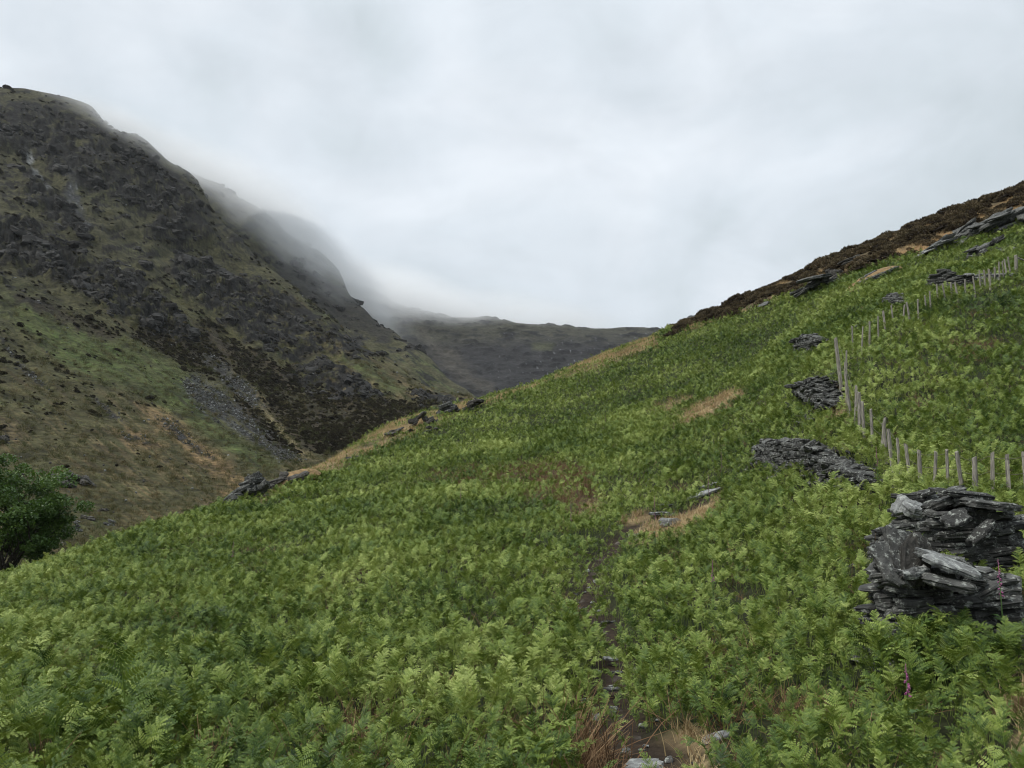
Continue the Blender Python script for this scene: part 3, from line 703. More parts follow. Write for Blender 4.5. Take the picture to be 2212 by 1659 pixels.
def fern_points(dmin, dmax, dens, amin=-40, amax=40):
    x, y = sample_ground(dmin, dmax, dens, amin, amax); z = hillz_final(x, y)
    g = ground_masks(x, y, z); d = g['d']
    keep = 1 - 0.90 * g['tan']; keep *= 1 - 0.6 * g['dead'] * (d > 9) ; keep *= 1 - 0.93 * g['dead'] * (d <= 9)
    keep *= 1 - g['heath']
    pd = line_d(x, y, PATH_XY)
    keep *= np.where(d < 30, sstep(-0.12, 0.14, path_sd(x, y) + 0.3 * fbm(x / 0.8, y / 0.8, 0 * x + 77, 2)), 1)
    for w in WALLS:
        dl = line_d(x, y, w['xy']); keep *= sstep(w['th'] * 0.46, w['th'] * 0.5 + 0.1, dl)
    # natural hollows
    gap = fbm(x / 1.3, y / 1.3, 0 * x + 41, 3)
    wd_ = np.min([line_d(x, y, w['xy']) for w in WALLS], axis=0); gap = gap - 0.6 * sstep(2.4, 0.8, wd_)
    keep *= 1 - 0.93 * sstep(0.19, 0.40, gap)
    k = RNG.uniform(0, 1, len(x)) < keep
    x, y, z, d = x[k], y[k], z[k], d[k]
    k2 = sstep(0.12, 0.4, fbm(x / 4.2, y / 1.5, 0 * x + 23, 2))
    hgt = 0.86 - 0.35 * k2 + 0.45 * fbm(x / 2.6, y / 2.6, 0 * x + 52, 3) + 0.25 * fbm(x / 9, y / 9, 0 * x + 12, 2) - 0.3 * sstep(0.0, 0.3, gap[k])
    edge = g['tan'][k]; hgt *= 1 - 0.45 * edge
    scl = np.clip(hgt, 0.42, 1.3) * np.clip(RNG.normal(0.86, 0.22, len(x)), 0.4, 1.5)
    scl *= 0.80 + 0.2 * sstep(26, 50, d) - 0.06 * sstep(1.8, 0.7, wd_[k]) * (d < 20)
    scl *= np.where((RNG.uniform(0, 1, len(x)) < 0.03) & (d < 16), 1.4, 1)
    pdk = pd[k]; scl *= np.where(d < 30, 0.72 + 0.28 * sstep(0.3, 1.0, pdk), 1)
    n = len(x)
    rot = np.column_stack([RNG.normal(0, 0.16, n), RNG.normal(0, 0.16, n), RNG.uniform(0, 2 * math.pi, n)])
    return np.column_stack([x, y, z - 0.02]), rot, scl, RNG.integers(0, len(FR), n)
parts = [fern_points(3.8, 16, 74), fern_points(16, 34, 66), fern_points(34, 70, 40), fern_points(70, 140, 22)]
def foot_ferns(w, n, s0, s1, t0, t1, lo, hi):
    (x0, y0), (x1, y1) = w['xy']; ex, ey = x1 - x0, y1 - y0; L_ = math.hypot(ex, ey); nx, ny = -ey / L_, ex / L_
    if nx * x0 + ny * y0 > 0: nx, ny = -nx, -ny
    q = RNG.uniform(s0, s1, n); t = RNG.uniform(t0, t1, n); x = x0 + ex * q + nx * t; y = y0 + ey * q + ny * t
    return np.column_stack([x, y, hillz_final(x, y) - 0.02]), np.column_stack([RNG.normal(0, 0.16, n), RNG.normal(0, 0.16, n), RNG.uniform(0, 6.28, n)]), RNG.uniform(lo, hi, n) * (1.1 - 0.25 * (q - s0)), RNG.integers(0, len(FR), n)
parts += [foot_ferns(WALLS[0], 70, -0.35, 0.55, 0.6, 1.0, 0.8, 1.1), foot_ferns(WALLS[0], 60, -0.5, 0.8, 0.9, 1.5, 0.75, 1.05)]
X, RO, SCL, IX = [np.concatenate(q) for q in zip(*parts)]
SCL = SCL * (1 + 0.25 * sstep(50, 120, np.hypot(X[:, 0], X[:, 1])))
scatter('bracken', X, RO, SCL, IX, FR, 'dense green bracken covering the hillside')
print('bracken fronds', len(X))

# dead bracken stalks and litter
def dead_mesh(name, seed, n=16):
    r = np.random.default_rng(seed); mb = MB()
    for i in range(n):
        p = np.array([r.normal(0, 0.12), r.normal(0, 0.12), 0.0]); an = r.uniform(0, 6.28); ti = r.uniform(0.05, 1.3)
        q = [p]; L_ = r.uniform(0.2, 0.55)
        for k in range(4):
            ti += r.uniform(-0.05, 0.25); q.append(q[-1] + L_ / 4 * np.array([math.sin(ti) * math.cos(an), math.sin(ti) * math.sin(an), max(0.02, math.cos(ti))]))
        V, Fs = tube(q, np.linspace(0.0045, 0.002, 5), 3, False); mb.add(V, Fs, tone=np.full(len(V), r.uniform(-0.15, 0.25)))
    return mb.mesh(name, False)
DEAD = [(dead_mesh(f'dead_{k}', 300 + k), M_DEAD) for k in range(5)]
def pick(dmin, dmax, dens, f, amin=-36, amax=36):
    x, y = sample_ground(dmin, dmax, dens, amin, amax); z = hillz_final(x, y); g = ground_masks(x, y, z)
    k = RNG.uniform(0, 1, len(x)) < f(g, x, y)
    return np.column_stack([x, y, z])[k], {q: v[k] for q, v in g.items()}
def deadf(g, x, y): return np.clip(g['dead'] * 1.0 + 0.06 + 0.3 * sstep(0.2, 0.42, fbm(x / 1.3, y / 1.3, 0 * x + 41, 3)), 0, 1) * (1 - g['path']) * (1 - g['heath'])
Q1, _ = pick(4.5, 14, 22, deadf); Q2, _ = pick(14, 60, 7, deadf)
Qd, gd = pick(5, 9.5, 28, lambda g, x, y: g['dead'] * (1 - g['path'])); Q = np.concatenate([Q1, Q2, Qd]); n = len(Q)
scatter('dead_bracken', Q, np.column_stack([RNG.normal(0, 0.1, n), RNG.normal(0, 0.1, n), RNG.uniform(0, 6.28, n)]), RNG.uniform(0.7, 1.25, n) * np.where(np.arange(n) >= n - len(Qd), 1.35, 1), RNG.integers(0, 5, n), DEAD, 'brown dead bracken stalks between the green fronds')

# dry grass tufts
def tuft_mesh(name, seed, n=34, h=0.26):
    r = np.random.default_rng(seed); mb = MB()
    for i in range(n):
        p = np.array([r.normal(0, 0.09), r.normal(0, 0.09), 0]); an = r.uniform(0, 6.28); ti = r.uniform(0.1, 0.8); L_ = h * r.uniform(0.6, 1.3)
        sd = np.array([-math.sin(an), math.cos(an), 0]) * 0.006; q = [p]
        for k in range(3):
            q.append(q[-1] + L_ / 3 * np.array([math.sin(ti) * math.cos(an), math.sin(ti) * math.sin(an), math.cos(ti)])); ti += r.uniform(0.2, 0.55)
        V = []
        for k, c in enumerate(q): V += [c - sd * (1 - k / 3.3), c + sd * (1 - k / 3.3)]
        mb.add(V, [[0, 1, 3, 2], [2, 3, 5, 4], [4, 5, 7, 6]], tone=np.full(8, r.uniform(-0.2, 0.25)))
    return mb.mesh(name, False)
TUFT = [(tuft_mesh(f'tuft_{k}', 400 + k), M_DRY) for k in range(5)]
def tanf(g, x, y): return np.clip(np.maximum(g['tan'], g['htan'] * 0.8) * (0.55 + 0.8 * fbm(x / 0.9, y / 0.9, 0 * x + 91, 2)), 0, 1) * (1 - g['path'])
Q0, _ = pick(4.5, 13, 22, tanf); Q1, _ = pick(4.5, 30, 24, tanf); Q2, _ = pick(30, 70, 12, tanf); Q3, _ = pick(70, 142, 9, tanf)
Q = np.concatenate([Q0, Q1, Q2, Q3]); n = len(Q); sd = 1 + 0.5 * sstep(30, 90, np.hypot(Q[:, 0], Q[:, 1]))
scatter('dry_grass', Q, np.column_stack([RNG.normal(0, 0.1, n), RNG.normal(0, 0.1, n), RNG.uniform(0, 6.28, n)]), RNG.uniform(0.7, 1.3, n) * sd, RNG.integers(0, 5, n), TUFT, 'tan dry grass in tufts along the crest and the path')

# heather bushes
def heather_mesh(name, seed, n=420):
    r = np.random.default_rng(seed); mb = MB()
    for i in range(n):
        th = r.uniform(0, 6.28); ph = math.acos(r.uniform(0, 1)); rr = r.uniform(0.75, 1.05)
        c = np.array([0.5 * rr * math.sin(ph) * math.cos(th), 0.42 * rr * math.sin(ph) * math.sin(th), 0.30 * rr * math.cos(ph)])
        nrm = np.array([c[0] / 0.25, c[1] / 0.18, c[2] / 0.09 + 0.6]); nrm /= np.linalg.norm(nrm)
        dv = nrm + r.normal(0, 0.35, 3); dv /= np.linalg.norm(dv); sv = np.cross(dv, r.normal(0, 1, 3)); sv /= np.linalg.norm(sv)
        L_ = r.uniform(0.07, 0.15); w_ = r.uniform(0.012, 0.03)
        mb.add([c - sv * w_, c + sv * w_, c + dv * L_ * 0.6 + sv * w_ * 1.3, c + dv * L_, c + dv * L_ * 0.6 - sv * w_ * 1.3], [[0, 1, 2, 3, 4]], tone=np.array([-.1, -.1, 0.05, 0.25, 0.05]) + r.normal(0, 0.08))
    # twiggy core
    V = []; Fs = []
    for i in range(6):
        for j in range(12):
            ph = (i / 5) * math.pi / 2; th = j / 12 * 6.283; V.append([0.40 * math.sin(ph) * math.cos(th), 0.33 * math.sin(ph) * math.sin(th), 0.24 * math.cos(ph) - 0.02])
    for i in range(5):
        for j in range(12): Fs.append([i * 12 + j, (i + 1) * 12 + j, (i + 1) * 12 + (j + 1) % 12, i * 12 + (j + 1) % 12])
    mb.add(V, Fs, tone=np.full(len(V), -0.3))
    return mb.mesh(name, False)
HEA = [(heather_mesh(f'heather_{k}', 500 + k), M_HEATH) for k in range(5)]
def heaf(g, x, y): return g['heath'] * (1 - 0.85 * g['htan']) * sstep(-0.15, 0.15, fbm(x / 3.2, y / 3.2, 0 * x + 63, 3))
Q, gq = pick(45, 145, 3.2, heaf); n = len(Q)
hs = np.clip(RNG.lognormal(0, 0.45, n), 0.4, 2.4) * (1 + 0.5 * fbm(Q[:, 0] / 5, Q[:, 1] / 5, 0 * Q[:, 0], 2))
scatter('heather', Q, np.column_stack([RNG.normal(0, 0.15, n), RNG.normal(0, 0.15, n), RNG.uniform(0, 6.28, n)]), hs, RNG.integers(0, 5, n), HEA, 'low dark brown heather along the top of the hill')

# ------------------------------------------------------------------ slates, walls, outcrops
def slab(mb, c, size, rot, r, n=12, rough=0.10, rnd=None):
    """one broken slate: irregular outline, split edges, uneven faces"""
    L_, W_, T_ = size
    base = np.sort(np.linspace(0, 2 * math.pi, n, endpoint=False) + r.normal(0, 0.16, n))
    ex = r.uniform(2.4, 4.5)
    rad = 1 / (np.abs(np.cos(base))**ex + np.abs(np.sin(base))**ex)**(1 / ex) * (1 + r.normal(0, rough, n))
    V = []; lay = [(-0.5, 0.80), (-0.42, 0.97), (-0.12, 1.0), (0.0, 0.93), (0.10, 1.02), (0.40, 0.96), (0.5, 0.78)]
    for zf, q in lay:
        jit = 1 + r.normal(0, rough * 0.35, n)
        zz = zf * T_ + r.normal(0, 0.05 * T_, n) + 0.12 * T_ * np.sin(base * 2 + r.uniform(0, 6))
        V.append(np.column_stack([np.cos(base) * rad * q * jit * L_ / 2, np.sin(base) * rad * q * jit * W_ / 2, zz]))
    V = np.concatenate(V); m = len(lay); Fs = []
    for i in range(m - 1):
        for k in range(n): Fs.append([i * n + k, i * n + (k + 1) % n, (i + 1) * n + (k + 1) % n, (i + 1) * n + k])
    V = np.vstack([V, [[r.normal(0, .05) * L_, 0, -0.5 * T_], [r.normal(0, .05) * L_, 0, 0.52 * T_ + abs(r.normal(0, 0.05)) * T_]]])
    for k in range(n): Fs.append([m * n, (k + 1) % n, k]); Fs.append([m * n + 1, (m - 1) * n + k, (m - 1) * n + (k + 1) % n])
    M = np.array(Euler(rot, 'XYZ').to_matrix())
    mb.add(V @ M.T + np.asarray(c), Fs, rnd=r.uniform(0, 1) if rnd is None else rnd, loc=V)

CLOUDS = {}
def roughen(o, lev, amp, size):
    if size not in CLOUDS:
        t_ = bpy.data.textures.new('rock_grain', 'CLOUDS'); t_.noise_scale = size; t_.noise_depth = 4; CLOUDS[size] = t_
    m1 = o.modifiers.new('subdivide', 'SUBSURF'); m1.subdivision_type = 'SIMPLE'; m1.levels = lev; m1.render_levels = lev
    m2 = o.modifiers.new('grain', 'DISPLACE'); m2.texture = CLOUDS[size]; m2.strength = amp; m2.mid_level = 0.5
    return o
def wall_mesh(w, origin):
    r = np.random.default_rng(900 + w['seed']); mb = MB()
    (x0, y0), (x1, y1) = w['xy']; Lw = math.hypot(x1 - x0, y1 - y0); tx, ty = (x1 - x0) / Lw, (y1 - y0) / Lw; nx, ny = -ty, tx
    yaw = math.atan2(ty, tx); hs_, hv = zip(*w['h'])
    sl = (gz(x1, y1) - gz(x0, y0)) / Lw
    far = math.hypot(x0, y0) > 19
    big = 1.35 if far else 1.0
    z = -0.18
    while z < max(hv):
        T = r.uniform(0.05, 0.115) * big
        for row in (-1, 0, 1):
            s = r.uniform(-0.12, 0.1)
            while s < Lw + 0.05:
                L_ = min(r.uniform(0.24, 0.78) * big, 0.85 * Lw + 0.2); f = np.clip((s + L_ / 2) / Lw, 0, 1); top = np.interp(f, hs_, hv)
                tp = top - (0.10 if row else 0) - r.uniform(0, 0.14)
                if z < tp:
                    W_ = r.uniform(0.26, 0.46) * min(1, w['th'] / 0.7)
                    batter = 1 - 0.22 * max(0, z) / max(hv)
                    t = row * (w['th'] / 2 * batter - W_ / 2 + r.normal(0, 0.035))
                    x = x0 + tx * (s + L_ / 2) + nx * t; y = y0 + ty * (s + L_ / 2) + ny * t
                    g_ = gz(x0 + tx * (s + L_ / 2), y0 + ty * (s + L_ / 2))
                    loose = (1.7 if 4 <= w['seed'] <= 6 else 1) + 1.6 * (z > tp - 0.22)
                    slab(mb, (x - origin[0], y - origin[1], g_ + z + T / 2 - origin[2]), (L_ * 1.12, W_ * 1.1, T * 1.18),
                         (r.normal(0, 0.07 * loose), -math.atan(sl) * 0.55 + r.normal(0, 0.06 * loose), yaw + r.normal(0, 0.16 * loose)), r)
                s += L_ * r.uniform(0.86, 1.02)
        z += T * 0.97
    # tumbled stones at the foot
    for i in range(int(5 + 6 * Lw)):
        s = r.uniform(-0.25, Lw + 0.25); t = r.choice((-1, 1)) * (w['th'] / 2 + abs(r.normal(0, 0.18))); x = x0 + tx * s + nx * t; y = y0 + ty * s + ny * t
        slab(mb, (x - origin[0], y - origin[1], gz(x, y) + r.uniform(0, 0.16) - origin[2]), (r.uniform(0.2, 0.5) * big, r.uniform(0.15, 0.3), r.uniform(0.05, 0.1)), (r.normal(0, 0.45), r.normal(0, 0.35), r.uniform(0, 6.28)), r)
    return mb.mesh('coursed_slates', False)
WL = ['nearest ruined slate wall end with big pale slabs lying on top', 'tall tumbled slate wall stretch rising behind the nearest wall end',
      'small slate wall stump with pale upright stone, below the row of low posts', 'long collapsed slate wall bank sloping down beside the bracken, left of the fence bend',
      'slumped slate wall remnant in the bracken just left of the tall corner post', 'squat square slate wall stub uphill of the corner post',
      'tiny dark slate heap beside the middle of the upper fence', 'dark slate wall mound behind the posts of the upper fence',
      'low line of whitish wall stones behind the upper fence posts']
wall_objs = []
for w, lab in zip(WALLS, WL):
    mx, my = (np.array(w['xy'][0]) + np.array(w['xy'][1])) / 2; o0 = (mx, my, gz(mx, my))
    t = thing('dry_stone_wall', lab, 'stone wall', o0, 0, 'remains of a dry stone wall')
    roughen(obj('coursed_slates', wall_mesh(w, o0), M_PALE if w['seed'] == 9 else M_SLATE, t), 1 if w['seed'] < 5 else 0, 0.014, 0.06); wall_objs.append((t, o0))
def child_slab(k, name, px, py, d_, size, rot, m, label, seed):
    t, o0 = wall_objs[k]; p = point(px, py, d_); r = np.random.default_rng(seed); mb = MB()
    slab(mb, (0, 0, 0), size, (0, 0, 0), r, 16, 0.09)
    c = roughen(obj(name, mb.mesh(name, False), m, t, (p.x - o0[0], p.y - o0[1], p.z - o0[2])), 3, 0.026, 0.07); c.rotation_euler = rot
    if label: c['label'] = label
child_slab(0, 'upright_slab', 1950, 1200, 11.35, (0.50, 0.72, 0.14), (R(66), R(10), R(18)), M_SLATE, 'dark slab set on edge', 1)
child_slab(0, 'upright_slab', 1925, 1222, 11.15, (0.36, 0.62, 0.09), (R(58), R(-14), R(24)), M_SLATE, 'slab leaning on edge', 2)
child_slab(0, 'upright_slab', 1978, 1208, 11.3, (0.40, 0.66, 0.10), (R(72), R(24), R(10)), M_DARKROCK, 'dark slab leaning right', 3)
child_slab(0, 'cap_slab', 2058, 1222, 11.3, (0.78, 0.40, 0.085), (R(18), R(20), R(-6)), M_PALE, 'long pale slab tilted down to the right', 4)
child_slab(0, 'cap_slab', 1965, 1232, 11.2, (0.42, 0.34, 0.10), (R(14), R(-6), R(5)), M_PALE, 'short pale slab', 5)
child_slab(0, 'cap_slab', 2045, 1258, 11.15, (0.62, 0.36, 0.09), (R(12), R(12), R(-4)), M_SLATE, None, 6)
child_slab(1, 'cap_slab', 2080, 1066, 14.6, (0.95, 0.5, 0.08), (R(8), R(6), R(2)), M_SLATE, None, 7)
child_slab(1, 'cap_slab', 2136, 1090, 14.4, (0.85, 0.5, 0.11), (R(6), R(7), R(-3)), M_SLATE, None, 8)
child_slab(1, 'leaning_slab', 2122, 1150, 14.0, (0.5, 0.24, 0.10), (R(10), R(-42), R(10)), M_SLATE, 'pale slab leaning on the face', 9)
child_slab(1, 'leaning_slab', 2065, 1120, 14.0, (0.42, 0.34, 0.10), (R(35), R(-20), R(-12)), M_SLATE, None, 10)
child_slab(2, 'upright_slab', 1945, 1092, 16.2, (0.42, 0.26, 0.10), (R(40), R(-52), R(10)), M_PALE, 'pale stone standing on end', 11)
child_slab(2, 'pale_stone', 1974, 1100, 16.1, (0.4, 0.34, 0.18), (R(30), R(10), R(0)), M_PALE, 'pale rounded stone', 12)

def outcrop(name, label, cat, px, py, up, w_m, h_m, n, tilt, seed, m=M_DARKROCK, yaw=0.0, group=None, base=None, thick=0.28, turf=False):
    r = np.random.default_rng(seed); p = base if base is not None else hit(px, py, up)
    mb = MB()
    for i in range(n):
        s = r.uniform(-0.5, 0.5); hgt = h_m * (1 - (2 * s)**2 * 0.8) * r.uniform(0.1, 0.95)
        L_ = w_m * r.uniform(0.16, 0.5); T_ = h_m * thick * r.uniform(0.5, 1.2)
        slab(mb, (s * w_m * 0.7, r.normal(0, 0.12) * w_m, hgt - 0.15 * h_m), (L_, L_ * r.uniform(0.5, 0.9), T_), (r.normal(0, 0.12), -tilt + r.normal(0, 0.12), r.normal(0, 0.3)), r, 12, 0.13)
    if turf:
        o = thing(name, label, cat, p, yaw, group); obj('rock_face', mb.mesh(name, False), m, o)
        tb = MB(); u, v = np.meshgrid(np.linspace(-1, 1, 29), np.linspace(-1, 1, 15)); u = u.ravel(); v = v.ravel()
        tz = h_m * (0.95 * np.sqrt(np.clip(1 - u**2 * 0.9 - v**2 * 0.9, 0, 1)) - 0.05) + 0.12 * h_m * fbm(u * 3 + seed, v * 3, 0 * u, 3)
        tb.add(np.column_stack([u * w_m * 0.52, v * w_m * 0.24 + 0.12 * w_m, tz + math.tan(tilt) * u * w_m * 0.5]), grid_faces(15, 29).tolist())
        obj('turf_cap', tb.mesh('turf_cap', True), M_TURF, o)
    else:
        o = roughen(obj(name, mb.mesh(name, False), m, None, p), 2, 0.10 * h_m, 0.25 * h_m); o.rotation_euler = (0, 0, yaw); tag(o, label, cat, group)
    return o
G1 = 'rock outcrops on the crest of the fern hill'
outcrop('rock_outcrop', 'grey lichened boulder at the lower end of the tan crest strip', 'rock', 546, 1076, 0.2, 3.3, 1.9, 12, R(28), 1, M_SLATE, R(-10), G1)
outcrop('turf_bank', 'brown peaty bank with dry turf cap beside the crest boulder', 'bank', 628, 1046, 0.2, 4.0, 1.25, 10, R(18), 2, M_DARKROCK, R(-6), None, None, 0.4, True)
outcrop('rock_outcrop', 'single dark flat rock jutting from the tan strip on the crest', 'rock', 778, 987, 0.2, 2.3, 0.75, 6, R(-6), 3, M_DARKROCK, 0, G1)
outcrop('rock_outcrop', 'low dark rock on the crest just below the big black hump', 'rock', 862, 935, 0.1, 2.6, 0.7, 8, R(24), 4, M_DARKROCK, 0, G1)
outcrop('rock_outcrop', 'black hump of rock on the crest skyline', 'rock', 912, 915, 0.2, 3.0, 1.4, 12, R(28), 5, M_DARKROCK, 0, G1)
outcrop('rock_outcrop', 'grey rock with pale lichen top standing on the crest', 'rock', 968, 893, 0.2, 3.0, 1.4, 14, R(22), 6, M_SLATE, 0, G1)
outcrop('rock_outcrop', 'uppermost dark crest rock with a whitish cap, by the tan grass', 'rock', 1027, 885, 0.2, 3.0, 1.5, 13, R(16), 7, M_DARKROCK, 0, G1)
outcrop('rock_outcrop', 'small dark rock below the crest group in tan grass', 'rock', 932, 935, 0.1, 1.9, 0.7, 6, R(15), 8, M_DARKROCK, 0, G1)
G2 = 'rock outcrops under the heather'
outcrop('slate_outcrop', 'pale grey slate sheet beside the tan patch under the heather', 'rock', 2040, 540, 0.2, 5.6, 1.2, 16, R(26), 11, M_PALE, 0, G2, None, 0.16)
outcrop('slate_outcrop', 'dark slanting slate slab alone in the bracken below the heather', 'rock', 2140, 552, 0.2, 4.6, 1.7, 16, R(22), 12, M_SLATE, 0, G2, None, 0.2)
outcrop('slate_outcrop', 'large dark crag under the heather at the hill top', 'rock', 2165, 496, 0.2, 7.0, 2.2, 44, R(30), 13, M_SLATE, 0, G2, None, 0.18)
outcrop('slate_outcrop', 'dark twisted crag left of the large crag in the heather', 'rock', 2108, 506, 0.2, 4.6, 1.6, 26, R(36), 14, M_SLATE, 0, G2, None, 0.18)
outcrop('slate_outcrop', 'grey outcrop with a dark block on its upper end, at the heather edge', 'rock', 1772, 624, 0.2, 7.0, 1.7, 20, R(20), 15, M_SLATE, 0, G2, None, 0.2)
outcrop('slate_outcrop', 'dark block of rock rising above the grey outcrop', 'rock', 1800, 606, 0.2, 3.2, 2.0, 10, R(14), 16, M_DARKROCK, 0, G2)
outcrop('slate_outcrop', 'flat rock sheet at the lower heather edge', 'rock', 1668, 658, 0.1, 3.6, 0.5, 9, R(20), 17, M_SLATE, 0, G2, None, 0.3)
outcrop('slate_outcrop', 'dark low rock in the heather above the grey outcrop', 'rock', 1860, 562, 0.2, 4.5, 1.1, 9, R(20), 18, M_DARKROCK, 0, G2)
outcrop('turf_bank', 'slanting rock with golden turf cap in the bracken below the heather', 'bank', 1893, 602, 0.2, 5.0, 1.1, 9, R(24), 19, M_SLATE, 0, None, None, 0.25, True)
outcrop('slate_outcrop', 'small pale rock nearly buried in bracken above the wall stub', 'rock', 1862, 698, 0.3, 1.6, 0.5, 5, R(15), 20, M_PALE, 0, G2)

G3 = 'flat stones on the path'
def flat_stone(label, px, py, L_, W_, T_, yaw, m, seed, tilt=(0, 0)):
    r = np.random.default_rng(seed); p = hit(px, py, 0.05); mb = MB(); slab(mb, (0, 0, 0.02), (L_, W_, T_), (0, 0, 0), r, 14, 0.08)
    o = obj('flat_stone', mb.mesh('flat_stone', False), m, None, p + Vector((0, 0, T_ * 0.3))); o.rotation_euler = (tilt[0], tilt[1], yaw); tag(o, label, 'stone', G3)
flat_stone('long flat pale slate step across the bend of the path', 1436, 1112, 1.15, 0.5, 0.12, 0.05, M_PALE, 1)
flat_stone('short slate just above the long slate step', 1440, 1092, 0.55, 0.35, 0.08, 0.2, M_SLATE, 2)
flat_stone('pale humped stone just below the long slate step', 1448, 1132, 0.75, 0.5, 0.25, -0.2, M_PALE, 3)
flat_stone('long pale slate on the tan bank right of the path bend', 1518, 1068, 1.5, 0.35, 0.1, 0.35, M_PALE, 4, (0.2, -0.3))
flat_stone('slate edge at the top of the tan bank', 1535, 1048, 0.9, 0.3, 0.1, 0.25, M_PALE, 5, (0.1, -0.25))
flat_stone('small pale stone among ferns below the path bend', 1372, 1162, 0.45, 0.3, 0.2, 0, M_PALE, 6)
flat_stone('dark slate step in the gap of the path between fern banks', 1322, 1486, 0.26, 0.18, 0.04, 0.1, M_SLATE, 7)
flat_stone('grey slate in the path above the dark step', 1318, 1420, 0.27, 0.18, 0.04, -0.2, M_PALE, 8)
flat_stone('broken slates at the foot of the picture on the path', 1392, 1650, 0.40, 0.26, 0.05, 0.3, M_PALE, 9)
flat_stone('grey slate edge in the bank right of the path foot', 1545, 1590, 0.36, 0.14, 0.04, 0.4, M_PALE, 10, (0.2, -0.25))
flat_stone('flat slate on the ground at the right picture edge below the nearest wall', 2175, 1375, 0.75, 0.4, 0.16, 0.05, M_PALE, 11)
flat_stone('dark loose stone right of the nearest wall end', 2175, 1330, 0.4, 0.3, 0.2, 0.4, M_SLATE, 12)
# small broken stones lying in the path
def pebble_mesh(name, seed):
    mb = MB(); slab(mb, (0, 0, 0), (0.16, 0.11, 0.035), (0.1, 0.1, 0), np.random.default_rng(seed), 8, 0.15); return mb.mesh(name, False)
PEB = [(pebble_mesh(f'chip_{k}', 600 + k), M_PALE if k % 2 else M_SLATE) for k in range(6)]
Q, _ = pick(4.5, 24, 30, lambda g, x, y: g['path'] * 0.55 * sstep(-0.1, 0.3, fbm(x / 0.7, y / 0.7, 0 * x, 2))); n = len(Q); Q[:, 2] += 0.02
scatter('gravel', Q, np.column_stack([RNG.normal(0, 0.2, n), RNG.normal(0, 0.2, n), RNG.uniform(0, 6.28, n)]), RNG.uniform(0.3, 1.3, n), RNG.integers(0, 6, n), PEB, 'slate chips scattered on the path')

# ------------------------------------------------------------------ fences
def post_mesh(h, r0, seed, tip=0.0):
    r = np.random.default_rng(seed); n = 7; rings = 9; V = []; Fs = []
    ang = np.linspace(0, 2 * math.pi, n, endpoint=False); prof = 1 + r.normal(0, 0.13, n)
    for i in range(rings):
        f = i / (rings - 1); z = -0.3 + (h + 0.3) * f; rr = r0 * (1.06 - 0.14 * f) * prof * (1 + r.normal(0, 0.03, n))
        zz = np.full(n, z) + (np.sin(ang + seed) * r0 * 0.5 if i == rings - 1 else 0)
        V.append(np.column_stack([np.cos(ang) * rr + 0.012 * math.sin(3 * f + seed), np.sin(ang) * rr, zz]))
    V = np.concatenate(V)
    for i in range(rings - 1):
        for k in range(n): Fs.append([i * n + k, i * n + (k + 1) % n, (i + 1) * n + (k + 1) % n, (i + 1) * n + k])
    V = np.vstack([V, [[0, 0, h + r0 * 0.25]]])
    for k in range(n): Fs.append([(rings - 1) * n + k, (rings - 1) * n + (k + 1) % n, rings * n])
    mb = MB(); mb.add(V, Fs); return mb.mesh('post', False)
def find_post(px, ytop, h, d0, d1):
    """distance at which a post of height h, standing on the hill, has its top in this direction"""
    a, e = ray(px, ytop); ds = np.linspace(d0, d1, 400); g = hillz(np.sin(a) * ds, np.cos(a) * ds) + h - e * ds
    i = int(np.argmin(np.abs(g))); d = ds[i]; x, y = math.sin(a) * d, math.cos(a) * d
    return x, y, gz(x, y), float(e * d)
def fence(label, posts, r0, wires):
    p0 = posts[0]; x, y, z = p0[:3]
    t = thing('post_and_wire_fence', label, 'fence', (x, y, z), 0, 'post and wire fences')
    tops = []
    for k, (px_, py_, pz_, top, rr, lean) in enumerate(posts):
        h = max(0.6, min(2.3, top - pz_)); o = obj('post', post_mesh(h, rr, 50 + k), M_WOOD, t, (px_ - x, py_ - y, pz_ - z))
        o.rotation_euler = (lean[0], lean[1], (k * 1.7) % 6.28); tops.append((px_ - x, py_ - y, pz_ - z, h))
    for f in wires:
        q = []
        for (ax, ay, az, ah), (bx, by, bz, bh) in zip(tops[:-1], tops[1:]):
            for s in (0, 0.5): q.append((ax + (bx - ax) * s, ay + (by - ay) * s, az + ah * f + (bz + bh * f - az - ah * f) * s - (0.03 if s else 0)))
        q.append((tops[-1][0], tops[-1][1], tops[-1][2] + tops[-1][3] * f))
        V, Fs = tube(q, [0.005] * len(q), 4, False); mb = MB(); mb.add(V, Fs); obj('wire', mb.mesh('wire', True), M_WIRE, t)
    return t
rr_ = np.random.default_rng(77)
LOW = [(2330, 985), (2290, 980), (2250, 980), (2210, 976), (2173, 982), (2135, 977), (2100, 988), (2071, 976), (2041, 972), (2010, 975), (1983, 972), (1962, 959), (1939, 947), (1924, 927), (1909, 913), (1896, 899), (1879, 884), (1862, 868), (1852, 847), (1842, 832), (1834, 808), (1827, 783), (1821, 759), (1812, 731)]
